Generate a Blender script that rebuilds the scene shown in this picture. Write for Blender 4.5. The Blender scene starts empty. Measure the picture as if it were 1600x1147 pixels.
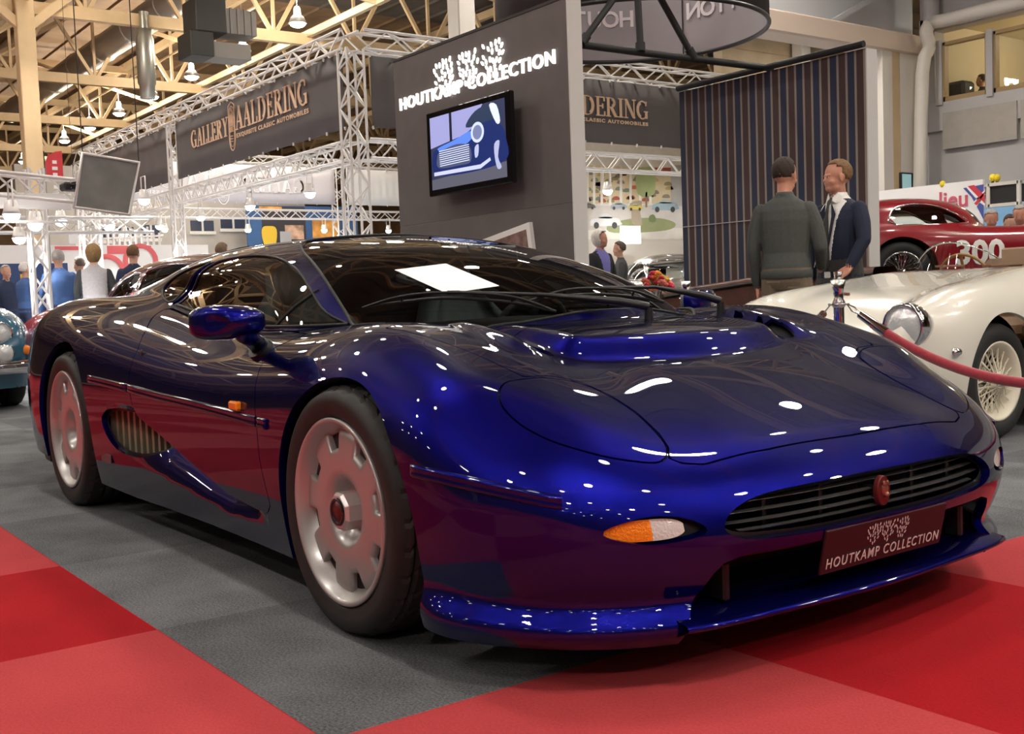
import bpy, bmesh, math, random
import numpy as np
from mathutils import Vector, Matrix
random.seed(7); rng = np.random.default_rng(7)
C = bpy.context.scene.collection
S = bpy.context.scene
PI = math.pi
# ---------------------------------------------------------------- camera, world, exposure
CAM = (2.58, -2.2742, .8672); YAW, PITCH, ROLL, FPX = 2.5098, -.0634, -.0372, 1735.65
def cam_basis():
    d = np.array([math.cos(YAW)*math.cos(PITCH), math.sin(YAW)*math.cos(PITCH), math.sin(PITCH)])
    r = np.array([math.sin(YAW), -math.cos(YAW), 0.]); u = np.cross(r, d)
    return r*math.cos(ROLL)+u*math.sin(ROLL), -r*math.sin(ROLL)+u*math.cos(ROLL), d
_r, _u, _d = cam_basis()
def cam_ray(px, py):
    v = _d+_r*(px-800)/FPX-_u*(py-573.5)/FPX
    return np.array(CAM), v/np.linalg.norm(v)
def U(px, py, **k):
    """point of the view ray through photo point (px, py) on an axis plane (x=, y= or z=)"""
    o, v = cam_ray(px, py); (a, val), = k.items(); i = 'xyz'.index(a)
    return Vector(o+v*(val-o[i])/v[i])
cam = bpy.data.cameras.new('camera'); cam.sensor_width = 36; cam.lens = FPX/1600*36; cam.clip_end = 300
cam_o = bpy.data.objects.new('camera', cam); C.objects.link(cam_o)
M = Matrix(((_r[0], _u[0], -_d[0], CAM[0]), (_r[1], _u[1], -_d[1], CAM[1]), (_r[2], _u[2], -_d[2], CAM[2]), (0, 0, 0, 1)))
cam_o.matrix_world = M; S.camera = cam_o
S.view_settings.view_transform = 'Standard'; S.view_settings.look = 'None'
S.view_settings.gamma = 1; S.view_settings.use_curve_mapping = False
S.view_settings.exposure = 0.0
w = bpy.data.worlds.new('hall_air'); S.world = w; w.use_nodes = True
w.node_tree.nodes['Background'].inputs[0].default_value = (.5,.4,.3,1)
w.node_tree.nodes['Background'].inputs[1].default_value = .30
# ---------------------------------------------------------------- helpers
MATS = {}
def mat(name, col=(.5, .5, .5), rough=.5, metal=0., spec=.5, coat=0., coat_rough=.02, noise=0., nscale=30., bump=0., bscale=200.,
        emit=None, estr=1., alpha=1., trans=0., ior=1.45, sheen=0.):
    if name in MATS: return MATS[name]
    m = bpy.data.materials.new(name); m.use_nodes = True; nt = m.node_tree; p = nt.nodes['Principled BSDF']; MATS[name] = m
    def s(k, v): p.inputs[k].default_value = v
    s('Base Color', (*col, 1)); s('Roughness', rough); s('Metallic', metal); s('Specular IOR Level', spec); s('Coat Weight', coat)
    s('Coat Roughness', coat_rough); s('IOR', ior); s('Transmission Weight', trans); s('Alpha', alpha); s('Sheen Weight', sheen)
    if emit: s('Emission Color', (*emit, 1)); s('Emission Strength', estr)
    if noise or bump:
        tc = nt.nodes.new('ShaderNodeTexCoord')
    if noise:
        n = nt.nodes.new('ShaderNodeTexNoise'); n.inputs['Scale'].default_value = nscale; n.inputs['Detail'].default_value = 4
        nt.links.new(tc.outputs['Object'], n.inputs['Vector'])
        r = nt.nodes.new('ShaderNodeValToRGB'); r.color_ramp.elements[0].position = .3; r.color_ramp.elements[1].position = .7
        r.color_ramp.elements[0].color = (*[c*(1-noise) for c in col], 1); r.color_ramp.elements[1].color = (*[min(1, c*(1+noise)) for c in col], 1)
        nt.links.new(n.outputs['Fac'], r.inputs['Fac']); nt.links.new(r.outputs['Color'], p.inputs['Base Color'])
    if bump:
        n = nt.nodes.new('ShaderNodeTexNoise'); n.inputs['Scale'].default_value = bscale
        nt.links.new(tc.outputs['Object'], n.inputs['Vector'])
        b = nt.nodes.new('ShaderNodeBump'); b.inputs['Strength'].default_value = bump; b.inputs['Distance'].default_value = .01
        nt.links.new(n.outputs['Fac'], b.inputs['Height']); nt.links.new(b.outputs['Normal'], p.inputs['Normal'])
    return m
def link(name, me, m=None, parent=None, loc=None, smooth=False):
    if m is not None and not me.materials:
        for q in (m if isinstance(m, (list, tuple)) else [m]): me.materials.append(q)
    if smooth: me.polygons.foreach_set('use_smooth', [True]*len(me.polygons))
    o = bpy.data.objects.new(name, me); C.objects.link(o)
    if loc is not None: o.location = loc
    if parent is not None: o.parent = parent
    return o
def tag(o, label=None, cat=None, group=None, kind=None):
    if label: o['label'] = label
    if cat: o['category'] = cat
    if group: o['group'] = group
    if kind: o['kind'] = kind
    return o
def thing(name, label, cat, loc=(0, 0, 0), rz=0., group=None, scale=1.):
    o = bpy.data.objects.new(name, None); C.objects.link(o); o.location = loc; o.rotation_euler = (0, 0, rz)
    o.scale = (scale,)*3; o.empty_display_size = .2
    return tag(o, label, cat, group)
def copy_tree(o, parent=None, mats=None):
    c = o.copy(); C.objects.link(c)
    if parent is not None: c.parent = parent
    for ch in list(o.children):
        if ch.type != 'LIGHT': copy_tree(ch, c)
    return c
class MB:
    """collects boxes, bars, tubes and lathes and links them as ONE mesh object"""
    def __init__(self): self.v = []; self.f = []; self.sm = []; self.mi = []; self.cur = 0
    def add(self, vs, fs, smooth=False):
        b = len(self.v); self.v += [tuple(p) for p in vs]
        self.f += [tuple(i+b for i in f) for f in fs]; self.sm += [smooth]*len(fs); self.mi += [self.cur]*len(fs); return self
    def box(self, c, s, rz=0., bev=0., R=None):
        x, y, z = s[0]/2, s[1]/2, s[2]/2
        if bev > 0:
            bev = min(bev, .49*min(s)); vs = []; 
            for sx in (-1, 1):
                for sy in (-1, 1):
                    for sz in (-1, 1):
                        vs += [(sx*x, sy*(y-bev), sz*(z-bev)), (sx*(x-bev), sy*y, sz*(z-bev)), (sx*(x-bev), sy*(y-bev), sz*z)]
            def i(sx, sy, sz, k): return ((sx > 0)*4+(sy > 0)*2+(sz > 0))*3+k
            fs = []
            for s_ in (-1, 1):
                fs.append([i(s_, a, b, 0) for a, b in ((-1, -1), (1, -1), (1, 1), (-1, 1))][::s_])
                fs.append([i(a, s_, b, 1) for a, b in ((-1, -1), (1, -1), (1, 1), (-1, 1))][::-s_])
                fs.append([i(a, b, s_, 2) for a, b in ((-1, -1), (1, -1), (1, 1), (-1, 1))][::s_])
            for a in (-1, 1):
                for b in (-1, 1):
                    fs.append([i(a, b, -1, 0), i(a, b, -1, 1), i(a, b, 1, 1), i(a, b, 1, 0)][::-a*b])
                    fs.append([i(a, -1, b, 0), i(a, 1, b, 0), i(a, 1, b, 2), i(a, -1, b, 2)][::-a*b])
                    fs.append([i(-1, a, b, 1), i(-1, a, b, 2), i(1, a, b, 2), i(1, a, b, 1)][::-a*b])
                    for c_ in (-1, 1): fs.append([i(a, b, c_, 0), i(a, b, c_, 1), i(a, b, c_, 2)][::a*b*c_])
        else:
            vs = [(a*x, b*y, d*z) for a in (-1, 1) for b in (-1, 1) for d in (-1, 1)]
            fs = [(0, 1, 3, 2), (4, 6, 7, 5), (0, 4, 5, 1), (2, 3, 7, 6), (0, 2, 6, 4), (1, 5, 7, 3)]
        m = R if R is not None else Matrix.Rotation(rz, 3, 'Z')
        return self.add([Vector(c)+m @ Vector(p) for p in vs], fs)
    def quad(self, *p): return self.add(p, [tuple(range(len(p)))])
    def frame(self, a, b):
        t = (Vector(b)-Vector(a)).normalized(); h = Vector((0, 0, 1)) if abs(t.z) < .95 else Vector((1, 0, 0))
        n = t.cross(h).normalized(); return t, n, t.cross(n)
    def tube(self, pts, r, n=8, caps=True, closed=False):
        pts = [Vector(p) for p in pts]; k = len(pts); rs = r if isinstance(r, (list, tuple)) else [r]*k
        vs = []; fs = []; nrm = None
        for i, p in enumerate(pts):
            if closed: t = pts[(i+1) % k]-pts[i-1]
            else: t = pts[min(i+1, k-1)]-pts[max(i-1, 0)]
            t = t.normalized() if t.length else Vector((0, 0, 1))
            if nrm is None:
                h = Vector((0, 0, 1)) if abs(t.z) < .95 else Vector((1, 0, 0)); nrm = t.cross(h).normalized()
            else:
                nrm = (nrm-t*nrm.dot(t)).normalized()
            bn = t.cross(nrm)
            for j in range(n):
                a = 2*PI*j/n; vs.append(p+(nrm*math.cos(a)+bn*math.sin(a))*rs[i])
        m = k if closed else k-1
        for i in range(m):
            for j in range(n):
                i2 = (i+1) % k
                fs.append((i*n+j, i*n+(j+1) % n, i2*n+(j+1) % n, i2*n+j))
        self.add(vs, fs, True)
        if caps and not closed:
            self.add(vs[:n][::-1], [tuple(range(n))]); self.add(vs[-n:], [tuple(range(n))])
        return self
    def bar(self, a, b, w, h=None, up=None):
        a, b = Vector(a), Vector(b); h = h or w; t = (b-a).normalized()
        u = Vector(up) if up else (Vector((0, 0, 1)) if abs(t.z) < .95 else Vector((1, 0, 0)))
        n = t.cross(u).normalized(); u = n.cross(t)
        R = Matrix((t, n, u)).transposed()
        return self.box((a+b)/2, ((b-a).length, w, h), R=R)
    def lathe(self, prof, c=(0, 0, 0), axis='z', n=24, R=None, smooth=True, a0=0., a1=2*PI):
        vs = []; fs = []; k = len(prof); full = abs(a1-a0-2*PI) < 1e-6; nn = n if full else n+1
        for j in range(nn):
            a = a0+(a1-a0)*j/n; ca, sa = math.cos(a), math.sin(a)
            for r, h in prof:
                p = Vector((r*ca, r*sa, h)) if axis == 'z' else Vector((r*ca, h, r*sa)) if axis == 'y' else Vector((h, r*ca, r*sa))
                if R is not None: p = R @ p
                vs.append(Vector(c)+p)
        for j in range(n):
            j2 = (j+1) % nn
            for i in range(k-1):
                q = (j*k+i, j*k+i+1, j2*k+i+1, j2*k+i)
                fs.append(q if axis == 'y' else q[::-1])
        return self.add(vs, fs, smooth)
    def prism(self, poly, d, M4=None, smooth=False):
        """poly: 2-D outline; extruded by d along the third axis, placed by matrix M4"""
        n = len(poly); M4 = M4 or Matrix()
        vs = [M4 @ Vector((x, y, 0)) for x, y in poly]+[M4 @ Vector((x, y, d)) for x, y in poly]
        return self.add(vs, [tuple(range(n))[::-1], tuple(range(n, 2*n))]+[(i, (i+1) % n, n+(i+1) % n, n+i) for i in range(n)], smooth)
    def sphere(self, c, r, n=16, m=10, sc=(1, 1, 1)):
        pr = [(r*math.sin(PI*i/m), -r*math.cos(PI*i/m)) for i in range(m+1)]; pr[0] = (1e-4*r, -r); pr[-1] = (1e-4*r, r)
        return self.lathe(pr, c, n=n, R=Matrix.Diagonal(sc))
    def mesh(self, name):
        me = bpy.data.meshes.new(name); me.from_pydata(self.v, [], self.f); me.update()
        me.polygons.foreach_set('use_smooth', self.sm); me.polygons.foreach_set('material_index', self.mi); return me
    def build(self, name, m, parent=None, loc=None):
        return link(name, self.mesh(name), m, parent, loc)
def crom(pts, k=6, closed=False):
    """Catmull-Rom through points"""
    P = [np.array(p, float) for p in pts]; n = len(P); out = []
    for i in range(n if closed else n-1):
        a, b, c, d = (P[(i-1) % n], P[i], P[(i+1) % n], P[(i+2) % n]) if closed else (P[max(i-1, 0)], P[i], P[i+1], P[min(i+2, n-1)])
        for j in range(k):
            t = j/k; out.append(.5*((2*b)+(c-a)*t+(2*a-5*b+4*c-d)*t*t+(3*b-a-3*c+d)*t**3))
    if not closed: out.append(P[-1])
    return out
def text_mesh(s, size=1., depth=.004, spacing=1., bold=0., align='CENTER'):
    cu = bpy.data.curves.new('lettering', 'FONT'); cu.body = s; cu.size = size; cu.extrude = depth/2; cu.offset = bold
    cu.align_x = align; cu.align_y = 'CENTER'; cu.space_character = spacing; cu.resolution_u = 3
    o = bpy.data.objects.new('lettering', cu); C.objects.link(o)
    dg = bpy.context.evaluated_depsgraph_get(); dg.update()
    me = bpy.data.meshes.new_from_object(o.evaluated_get(dg)); bpy.data.objects.remove(o); bpy.data.curves.remove(cu)
    return me
def text(name, s, M4, size, m, parent=None, depth=.004, spacing=1., bold=0., align='CENTER'):
    me = text_mesh(s, size, depth, spacing, bold, align); me.transform(M4); me.materials.clear()
    return link(name, me, m, parent)
def plane_m(o, xa, ya):
    """matrix whose local x, y run along xa, ya in the world with origin o"""
    xa = Vector(xa).normalized(); ya = Vector(ya).normalized(); za = xa.cross(ya)
    return Matrix(((xa.x, ya.x, za.x, o[0]), (xa.y, ya.y, za.y, o[1]), (xa.z, ya.z, za.z, o[2]), (0, 0, 0, 1)))
# ---------------------------------------------------------------- floor: one-metre carpet tiles, lamps, roof
def carpet(name, cols, checker=True):
    m = bpy.data.materials.new(name); m.use_nodes = True; nt = m.node_tree; p = nt.nodes['Principled BSDF']; L = nt.links.new
    g = nt.nodes.new('ShaderNodeNewGeometry'); mp = nt.nodes.new('ShaderNodeMapping'); mp.inputs['Location'].default_value = (1.4, .32, .5)
    L(g.outputs['Position'], mp.inputs[0]); ck = nt.nodes.new('ShaderNodeTexChecker'); ck.inputs['Scale'].default_value = 1.
    ck.inputs[1].default_value = (*cols[0], 1); ck.inputs[2].default_value = (*cols[1], 1); L(mp.outputs[0], ck.inputs[0])
    n = nt.nodes.new('ShaderNodeTexNoise'); n.inputs['Scale'].default_value = 150; n.inputs['Detail'].default_value = 6; n.inputs['Roughness'].default_value = .7; L(g.outputs['Position'], n.inputs[0])
    n2 = nt.nodes.new('ShaderNodeTexNoise'); n2.inputs['Scale'].default_value = 3.5; n2.inputs['Detail'].default_value = 3; L(g.outputs['Position'], n2.inputs[0])
    ad = nt.nodes.new('ShaderNodeMath'); ad.operation = 'MULTIPLY_ADD'; ad.inputs[1].default_value = .35; L(n2.outputs[0], ad.inputs[0]); L(n.outputs[0], ad.inputs[2])
    rm = nt.nodes.new('ShaderNodeMapRange'); rm.inputs[1].default_value = .48; rm.inputs[2].default_value = .88; rm.inputs[3].default_value = cols[2]; rm.inputs[4].default_value = 2-cols[2]; L(ad.outputs[0], rm.inputs[0])
    mx = nt.nodes.new('ShaderNodeMix'); mx.data_type = 'RGBA'; mx.blend_type = 'MULTIPLY'; mx.inputs[0].default_value = 1; L(ck.outputs[0], mx.inputs[6]); L(rm.outputs[0], mx.inputs[7])
    L(mx.outputs[2], p.inputs['Base Color']); p.inputs['Roughness'].default_value = .95; p.inputs['Specular IOR Level'].default_value = .15
    b = nt.nodes.new('ShaderNodeBump'); b.inputs['Strength'].default_value = .6; b.inputs['Distance'].default_value = .006; L(n.outputs[0], b.inputs['Height']); L(b.outputs[0], p.inputs['Normal'])
    return m
RED = carpet('red_carpet', ((.47, .052, .058), (.36, .006, .011), .82)); GREY = carpet('charcoal_carpet', ((.155, .158, .165), (.120, .123, .130), .35))
def slab(name, x0, x1, y0, y1, m, z=0.):
    o = MB().box(((x0+x1)/2, (y0+y1)/2, z-.04), (x1-x0, y1-y0, .08)).build(name, m); return tag(o, kind='structure')
slab('floor', -45, .603, -1.318, 40, GREY)
slab('floor', -45, 30, -14, -1.318, RED); slab('floor', .603, 30, -1.318, 2.0, RED); slab('floor', .603, 30, 2.0, 40, GREY)
# roof lamps hang in rows along the hall
LAMPG = mat('lamp_face', (1, 1, 1), emit=(1, .95, .86), estr=40.); LAMPM = mat('lamp_body', (.45, .45, .44), rough=.4, metal=.6)
def hall_lamp(x, y, z, label, first=[None], energy=700):
    if first[0] is None:
        t = thing('hall_lamp', label, 'lamp', (x, y, z), 0, 'roof lamps of the hall')
        MB().lathe([(.001, .42), (.06, .42), (.09, .36), (.10, .22), (.17, .16), (.235, 0), (.225, 0), (.16, .15), (.001, .17)], n=20).build('lamp_body', LAMPM, t)
        MB().sphere((0, 0, .01), .20, 20, 12, (1, 1, .55)).build('lamp_lens', LAMPG, t)
        MB().tube([(0, 0, .42), (0, 0, 1.3)], .012, 6).build('hanging_rod', LAMPM, t); first[0] = t
    else:
        t = copy_tree(first[0]); t.location = (x, y, z); t['label'] = label
    if not energy: return t
    L = bpy.data.lights.new('lamp_light', 'SPOT'); L.energy = energy*(8.2 if x > 2 and abs(y) < 9 else 4.4); L.shadow_soft_size = .22; L.color = (1, .93, .83); L.spot_size = math.radians(150); L.spot_blend = .6
    o = bpy.data.objects.new('lamp_light', L); C.objects.link(o); o.location = (0, 0, -.03); o.parent = t
    if x > -17: return t
    U2 = bpy.data.lights.new('added_uplight', 'POINT'); U2.energy = energy*1.2; U2.shadow_soft_size = .25; U2.color = (1, .88, .72); o = bpy.data.objects.new('added_uplight', U2); C.objects.link(o); o.location = (0, 0, .5); o.parent = t  # point light added above the lamp body to brighten the ceiling
    return t
ROWS = [10.6, 4.6, -1.4, -7.4]; XS = [-53.1, -45.9, -42.2, -38.5, -34.9, -31.2, -27.2, -23.7, -19.8, -16, -12.2, -8.4, -4.6, -.8, 3.0, 6.8, 10.6]
for ri, y in enumerate(ROWS):
    for xi, x in enumerate(XS):
        if y < 10 and (x < -28 or (xi+ri) % 2): continue
        hall_lamp(x+(0 if y > 10 else .9*ri), y, 8.0, 'round white roof lamp', energy=300)
for y in (-16, -11.6, -4.4, 1.6, 8.5):                      # rows between, dimmed to their glowing faces only
    for k in range(14): t = hall_lamp(-26+3.8*k+(.9*y) % 1.7, y, 8.0, 'round white roof lamp', energy=0)
for x in (-13.5, -7.5, -1.5): hall_lamp(x, 20.5, 8.3, 'unseen roof lamp added to brighten the boarded wall', energy=420)  # unseen lamps, added because the boarded wall came out too dark
# ---------------------------------------------------------------- main car: body surface as an implicit solid
def nspline(xs, ys):
    xs = np.array(xs, float); ys = np.array(ys, float)
    o = np.argsort(xs); xs = xs[o]; ys = ys[o]
    n = len(xs); h = np.diff(xs); A = np.eye(n); b = np.zeros(n)
    for i in range(1, n-1):
        A[i, i-1] = h[i-1]; A[i, i] = 2*(h[i-1]+h[i]); A[i, i+1] = h[i]
        b[i] = 6*((ys[i+1]-ys[i])/h[i]-(ys[i]-ys[i-1])/h[i-1])
    m = np.linalg.solve(A, b)
    def f(x):
        x = np.asarray(x, float); xc = np.clip(x, xs[0], xs[-1])
        i = np.clip(np.searchsorted(xs, xc)-1, 0, n-2)
        t = xc-xs[i]; u = xs[i+1]-xc; hi = h[i]
        r = (m[i]*u**3+m[i+1]*t**3)/(6*hi)+(ys[i]/hi-m[i]*hi/6)*u+(ys[i+1]/hi-m[i+1]*hi/6)*t
        s0 = (ys[1]-ys[0])/h[0]-h[0]*(2*m[0]+m[1])/6
        s1 = (ys[-1]-ys[-2])/h[-1]+h[-1]*(m[-2]+2*m[-1])/6
        return r+np.where(x < xs[0], (x-xs[0])*s0, 0)+np.where(x > xs[-1], (x-xs[-1])*s1, 0)
    return f
def sst(t):
    t = np.clip(t, 0, 1); return t*t*t*(t*(6*t-15)+10)
def fillet(a, b, r):
    return np.where((a > -r) & (b > -r), np.sqrt(np.maximum(a+r, 0)**2+np.maximum(b+r, 0)**2)-r, np.maximum(a, b))
def smin(a, b, k):
    h = np.maximum(k-np.abs(a-b), 0)/k
    return np.minimum(a, b)-h*h*h*k/6
Hf = nspline([-3.95, -3.6, -3.1, -2.6, -2.2, -1.8, -1.4, -1.0, -.6, -.3, 0, .2, .4, .6, .75, .9, 1.02],
             [.885, .920, .935, .93, .905, .862, .815, .788, .788, .802, .800, .757, .693, .612, .535, .45, .38])
Hb = nspline([-3.95, -3.4, -2.8, -2, -.6, 0, .2, .42, .65, .885, 1.0], [.90, .93, .90, .82, .74, .735, .722, .677, .598, .496, .430])
Wm = nspline([.3, 0, -.5, -1.2, -1.8, -2.4, -2.8, -3.0], [.985, .985, .970, .958, .968, .990, .992, .990])
FR = nspline([-3.9, -3.2, -2.6, -1.9, -1.2, -.5, 0, .3, .6, .85], [.13, .17, .23, .25, .24, .22, .20, .19, .16, .13])
def hood_step(x, Y):
    xs = .375-.45*Y*Y
    return .052*(1-sst((x-xs+.05)/.10))*(1-sst((Y-.36)/.12))*sst((x+.25)/.2)
def Htop(x, Y):
    s = sst((Y-.26)/.44)
    return Hb(x)+(Hf(x)-Hb(x))*s+hood_step(x, Y)+.024*np.exp(-((Y-.535)/.050)**2)*sst((x+.10)/.12)*(1-sst((x-.20)/.16))-.012*(Y/.4)**2*(1-s)
def side_off(x, z):
    up = np.maximum(z-.50, 0); dn = np.maximum(.50-z, 0)
    nose = sst((x-.35)/.35)
    o = -(.55*up**2)*(1-nose)-(.30*dn**2)*(1-nose)
    return o-nose*(2.2*np.maximum(z-.40, 0)**2+2.0*np.maximum(.36-z, 0)**2)
def d_side(x, Y, z):
    n1, n2 = 2.7, 2.5
    qf = (np.maximum(x-.3, 0)/.688)**n1+(Y/.985)**n1+1e-12
    rf = np.sqrt(np.maximum(x-.3, 0)**2+Y*Y)
    qr = (np.maximum(-3.0-x, 0)/.88)**n2+(Y/.99)**n2+1e-12
    rr = np.sqrt(np.maximum(-3.0-x, 0)**2+Y*Y)
    mid = Y-Wm(x)
    d = np.where(x > .3, rf*(1-qf**(-1/n1)), np.where(x < -3.0, rr*(1-qr**(-1/n2)), mid))
    return d-side_off(x, z)
def ledge(x, Y, z):
    # lower front corner flares out into the splitter
    zc = .235-.02*sst((x-.3)/.5)
    on = sst((x-.22)/.45)
    t = np.clip((zc-z)/.10, 0, 1)
    return on*(.085*sst(t))
def F_body(x, Y, z, lip=True):
    top = (z-Htop(x, Y))/1.06
    s = d_side(x, Y, z)
    if lip: s = s-ledge(x, Y, z)
    f = fillet(top, s, FR(x))
    return np.maximum(f, .09-z)
# greenhouse
Rc = nspline([-3.95, -3.6, -3.2, -2.7, -2.2, -1.8, -1.4, -1.0, -.7, -.4, -.15, .06, .3],
             [.91, .965, 1.008, 1.082, 1.130, 1.140, 1.134, 1.108, 1.066, .995, .902, .795, .65])
Wz = nspline([.5, .79, .86, .93, 1.0, 1.06, 1.15], [.83, .735, .695, .648, .590, .52, .40])
def F_green(x, Y, z):
    hg = Rc(x+.75*Y*Y*sst((x+1.3)/.9))-Y*Y*(.16+.10*sst((x+1.35)/.5)*(1-sst((x+.65)/.4)))
    top = (z-hg)/1.08
    tp = -.055*np.maximum(-1.3-x, 0)**1.7+.05*sst((-1.0-x)/.8)*sst((z-.93)/.12)*(1-sst((-2.1-x)/.8))
    sd = (Y-Wz(z)-tp)/1.12
    return fillet(top, sd, .10)
def kblend(x): return .02+.16*sst((-1.5-x)/.9)
def F_all(x, Y, z, lip=True):
    return smin(F_body(x, Y, z, lip), F_green(x, Y, z), kblend(x))
# side scallop in front of the intake
def scallop_depth(x, z):
    zu = np.interp(x, [-2.1, -1.85, -1.614, -1.354, -.792, -.548, -.42], [.44, .47, .462, .408, .272, .245, .235])   # upper edge
    zl = np.interp(x, [-2.1, -1.95, -1.86, -1.62, -1.35, -.79, -.42, -.30], [.41, .345, .318, .283, .258, .205, .215, .22])  # lower ridge
    t = np.clip((z-zl)/np.maximum(zu-zl, .01), 0, 1.15)
    dep = np.interp(x, [-1.95, -1.75, -1.55, -1.40, -1.0, -.58, -.48], [0, .012, .08, .112, .075, .018, 0.0])
    return dep*t**1.25*(zu > zl)*(1-sst((z-zu-.015)/.03))
def F_low(x, Y, z):
    a = F_all(x, Y, z); return np.where(z < .52, np.maximum(a, F_body(x, Y+scallop_depth(x, z), z)), a)
def solve_rays(F, O, D, lo=.02, hi=2.2, it=34):
    a = np.full(len(O), lo); b = np.full(len(O), hi)
    for _ in range(it):
        m = .5*(a+b); p = O+D*m[:, None]
        ins = F(p[:, 0], np.abs(p[:, 1]), p[:, 2]) < 0
        a = np.where(ins, m, a); b = np.where(ins, b, m)
    return O+D*(.5*(a+b))[:, None]
def cast(px, py, F=None, near=1.2, far=9.0, n=1200):
    """first hit of the view ray through photo point (px,py) with the body"""
    F = F or F_all
    o, d = cam_ray(px, py)
    t = np.linspace(near, far, n); p = o+d*t[:, None]
    v = F(p[:, 0], np.abs(p[:, 1]), p[:, 2])
    i = np.argmax(v < 0)
    if v[i] >= 0: return None
    a, b = t[i-1], t[i]
    for _ in range(30):
        m = .5*(a+b); q = o+d*m
        if F(q[0:1], np.abs(q[1:2]), q[2:3])[0] < 0: b = m
        else: a = m
    return o+d*b
# ---------------------------------------------------------------- panels cut from the body surface
NT = 256
def make_rays():
    O = []; D = []
    t = np.linspace(0, 1, NT); th = np.radians(np.concatenate([np.linspace(-89.9, -60, 20)[:-1], np.linspace(-60, 90, NT-19)]))
    st = []
    for ph in np.radians(np.linspace(87, 3, 46)): st.append((-3.0, .55, -ph))
    xs = list(np.linspace(-3.0, .30, 300))
    for x in xs: st.append((x, .55+(.38-.55)*(x+3.0)/3.3, 0.))
    for ph in np.radians(np.linspace(.8, 88, 150)): st.append((.30, .38, ph))
    for x, z0, ph in st:
        O.append(np.tile([x, 0, z0], (NT, 1)))
        D.append(np.stack([np.full(NT, math.sin(ph)), math.cos(ph)*np.cos(th), math.cos(ph)*np.sin(th)], 1))
    return np.concatenate(O), np.concatenate(D), len(st)
RO, RD, NS = make_rays()
def full_grid(F):
    P = solve_rays(F, RO, RD).reshape(NS, NT, 3); P[:, -1, 1] = 0
    R = P.copy(); R[..., 1] *= -1
    G = np.concatenate([R, P[:, -2::-1]], 1)
    e = 1e-3; q = G.reshape(-1, 3); ay = np.abs(q[:, 1]); sy = np.where(q[:, 1] < 0, -1, 1)
    gx = F(q[:, 0]+e, ay, q[:, 2])-F(q[:, 0]-e, ay, q[:, 2])
    gy = (F(q[:, 0], ay+e, q[:, 2])-F(q[:, 0], np.abs(ay-e), q[:, 2]))*sy
    gz = F(q[:, 0], ay, q[:, 2]+e)-F(q[:, 0], ay, q[:, 2]-e)
    n = np.stack([gx, gy, gz], 1); n /= np.linalg.norm(n, axis=1)[:, None]+1e-12
    return q, n
def grid_faces():
    W = 2*NT-1
    i, j = np.meshgrid(np.arange(NS-1), np.arange(W-1), indexing='ij'); a = (i*W+j).ravel()
    return np.stack([a, a+W, a+W+1, a+1], 1)
GF = grid_faces()
def sdf(poly, p):
    """signed distance to a closed 2-D polygon, positive inside"""
    poly = np.array(poly, float); n = len(poly); d = np.full(len(p), 1e9); ins = np.zeros(len(p), bool)
    for i in range(n):
        a, b = poly[i], poly[(i+1) % n]; e = b-a; L = e @ e+1e-15
        w_ = p-a; t = np.clip(w_ @ e/L, 0, 1); d = np.minimum(d, ((w_-t[:, None]*e)**2).sum(1))
        c = ((a[1] <= p[:, 1]) & (b[1] > p[:, 1])) | ((b[1] <= p[:, 1]) & (a[1] > p[:, 1]))
        xi = a[0]+(p[:, 1]-a[1])*e[0]/(e[1] if abs(e[1]) > 1e-12 else 1e-12)
        ins ^= c & (p[:, 0] < xi)
    return np.where(ins, np.sqrt(d), -np.sqrt(d))
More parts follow.
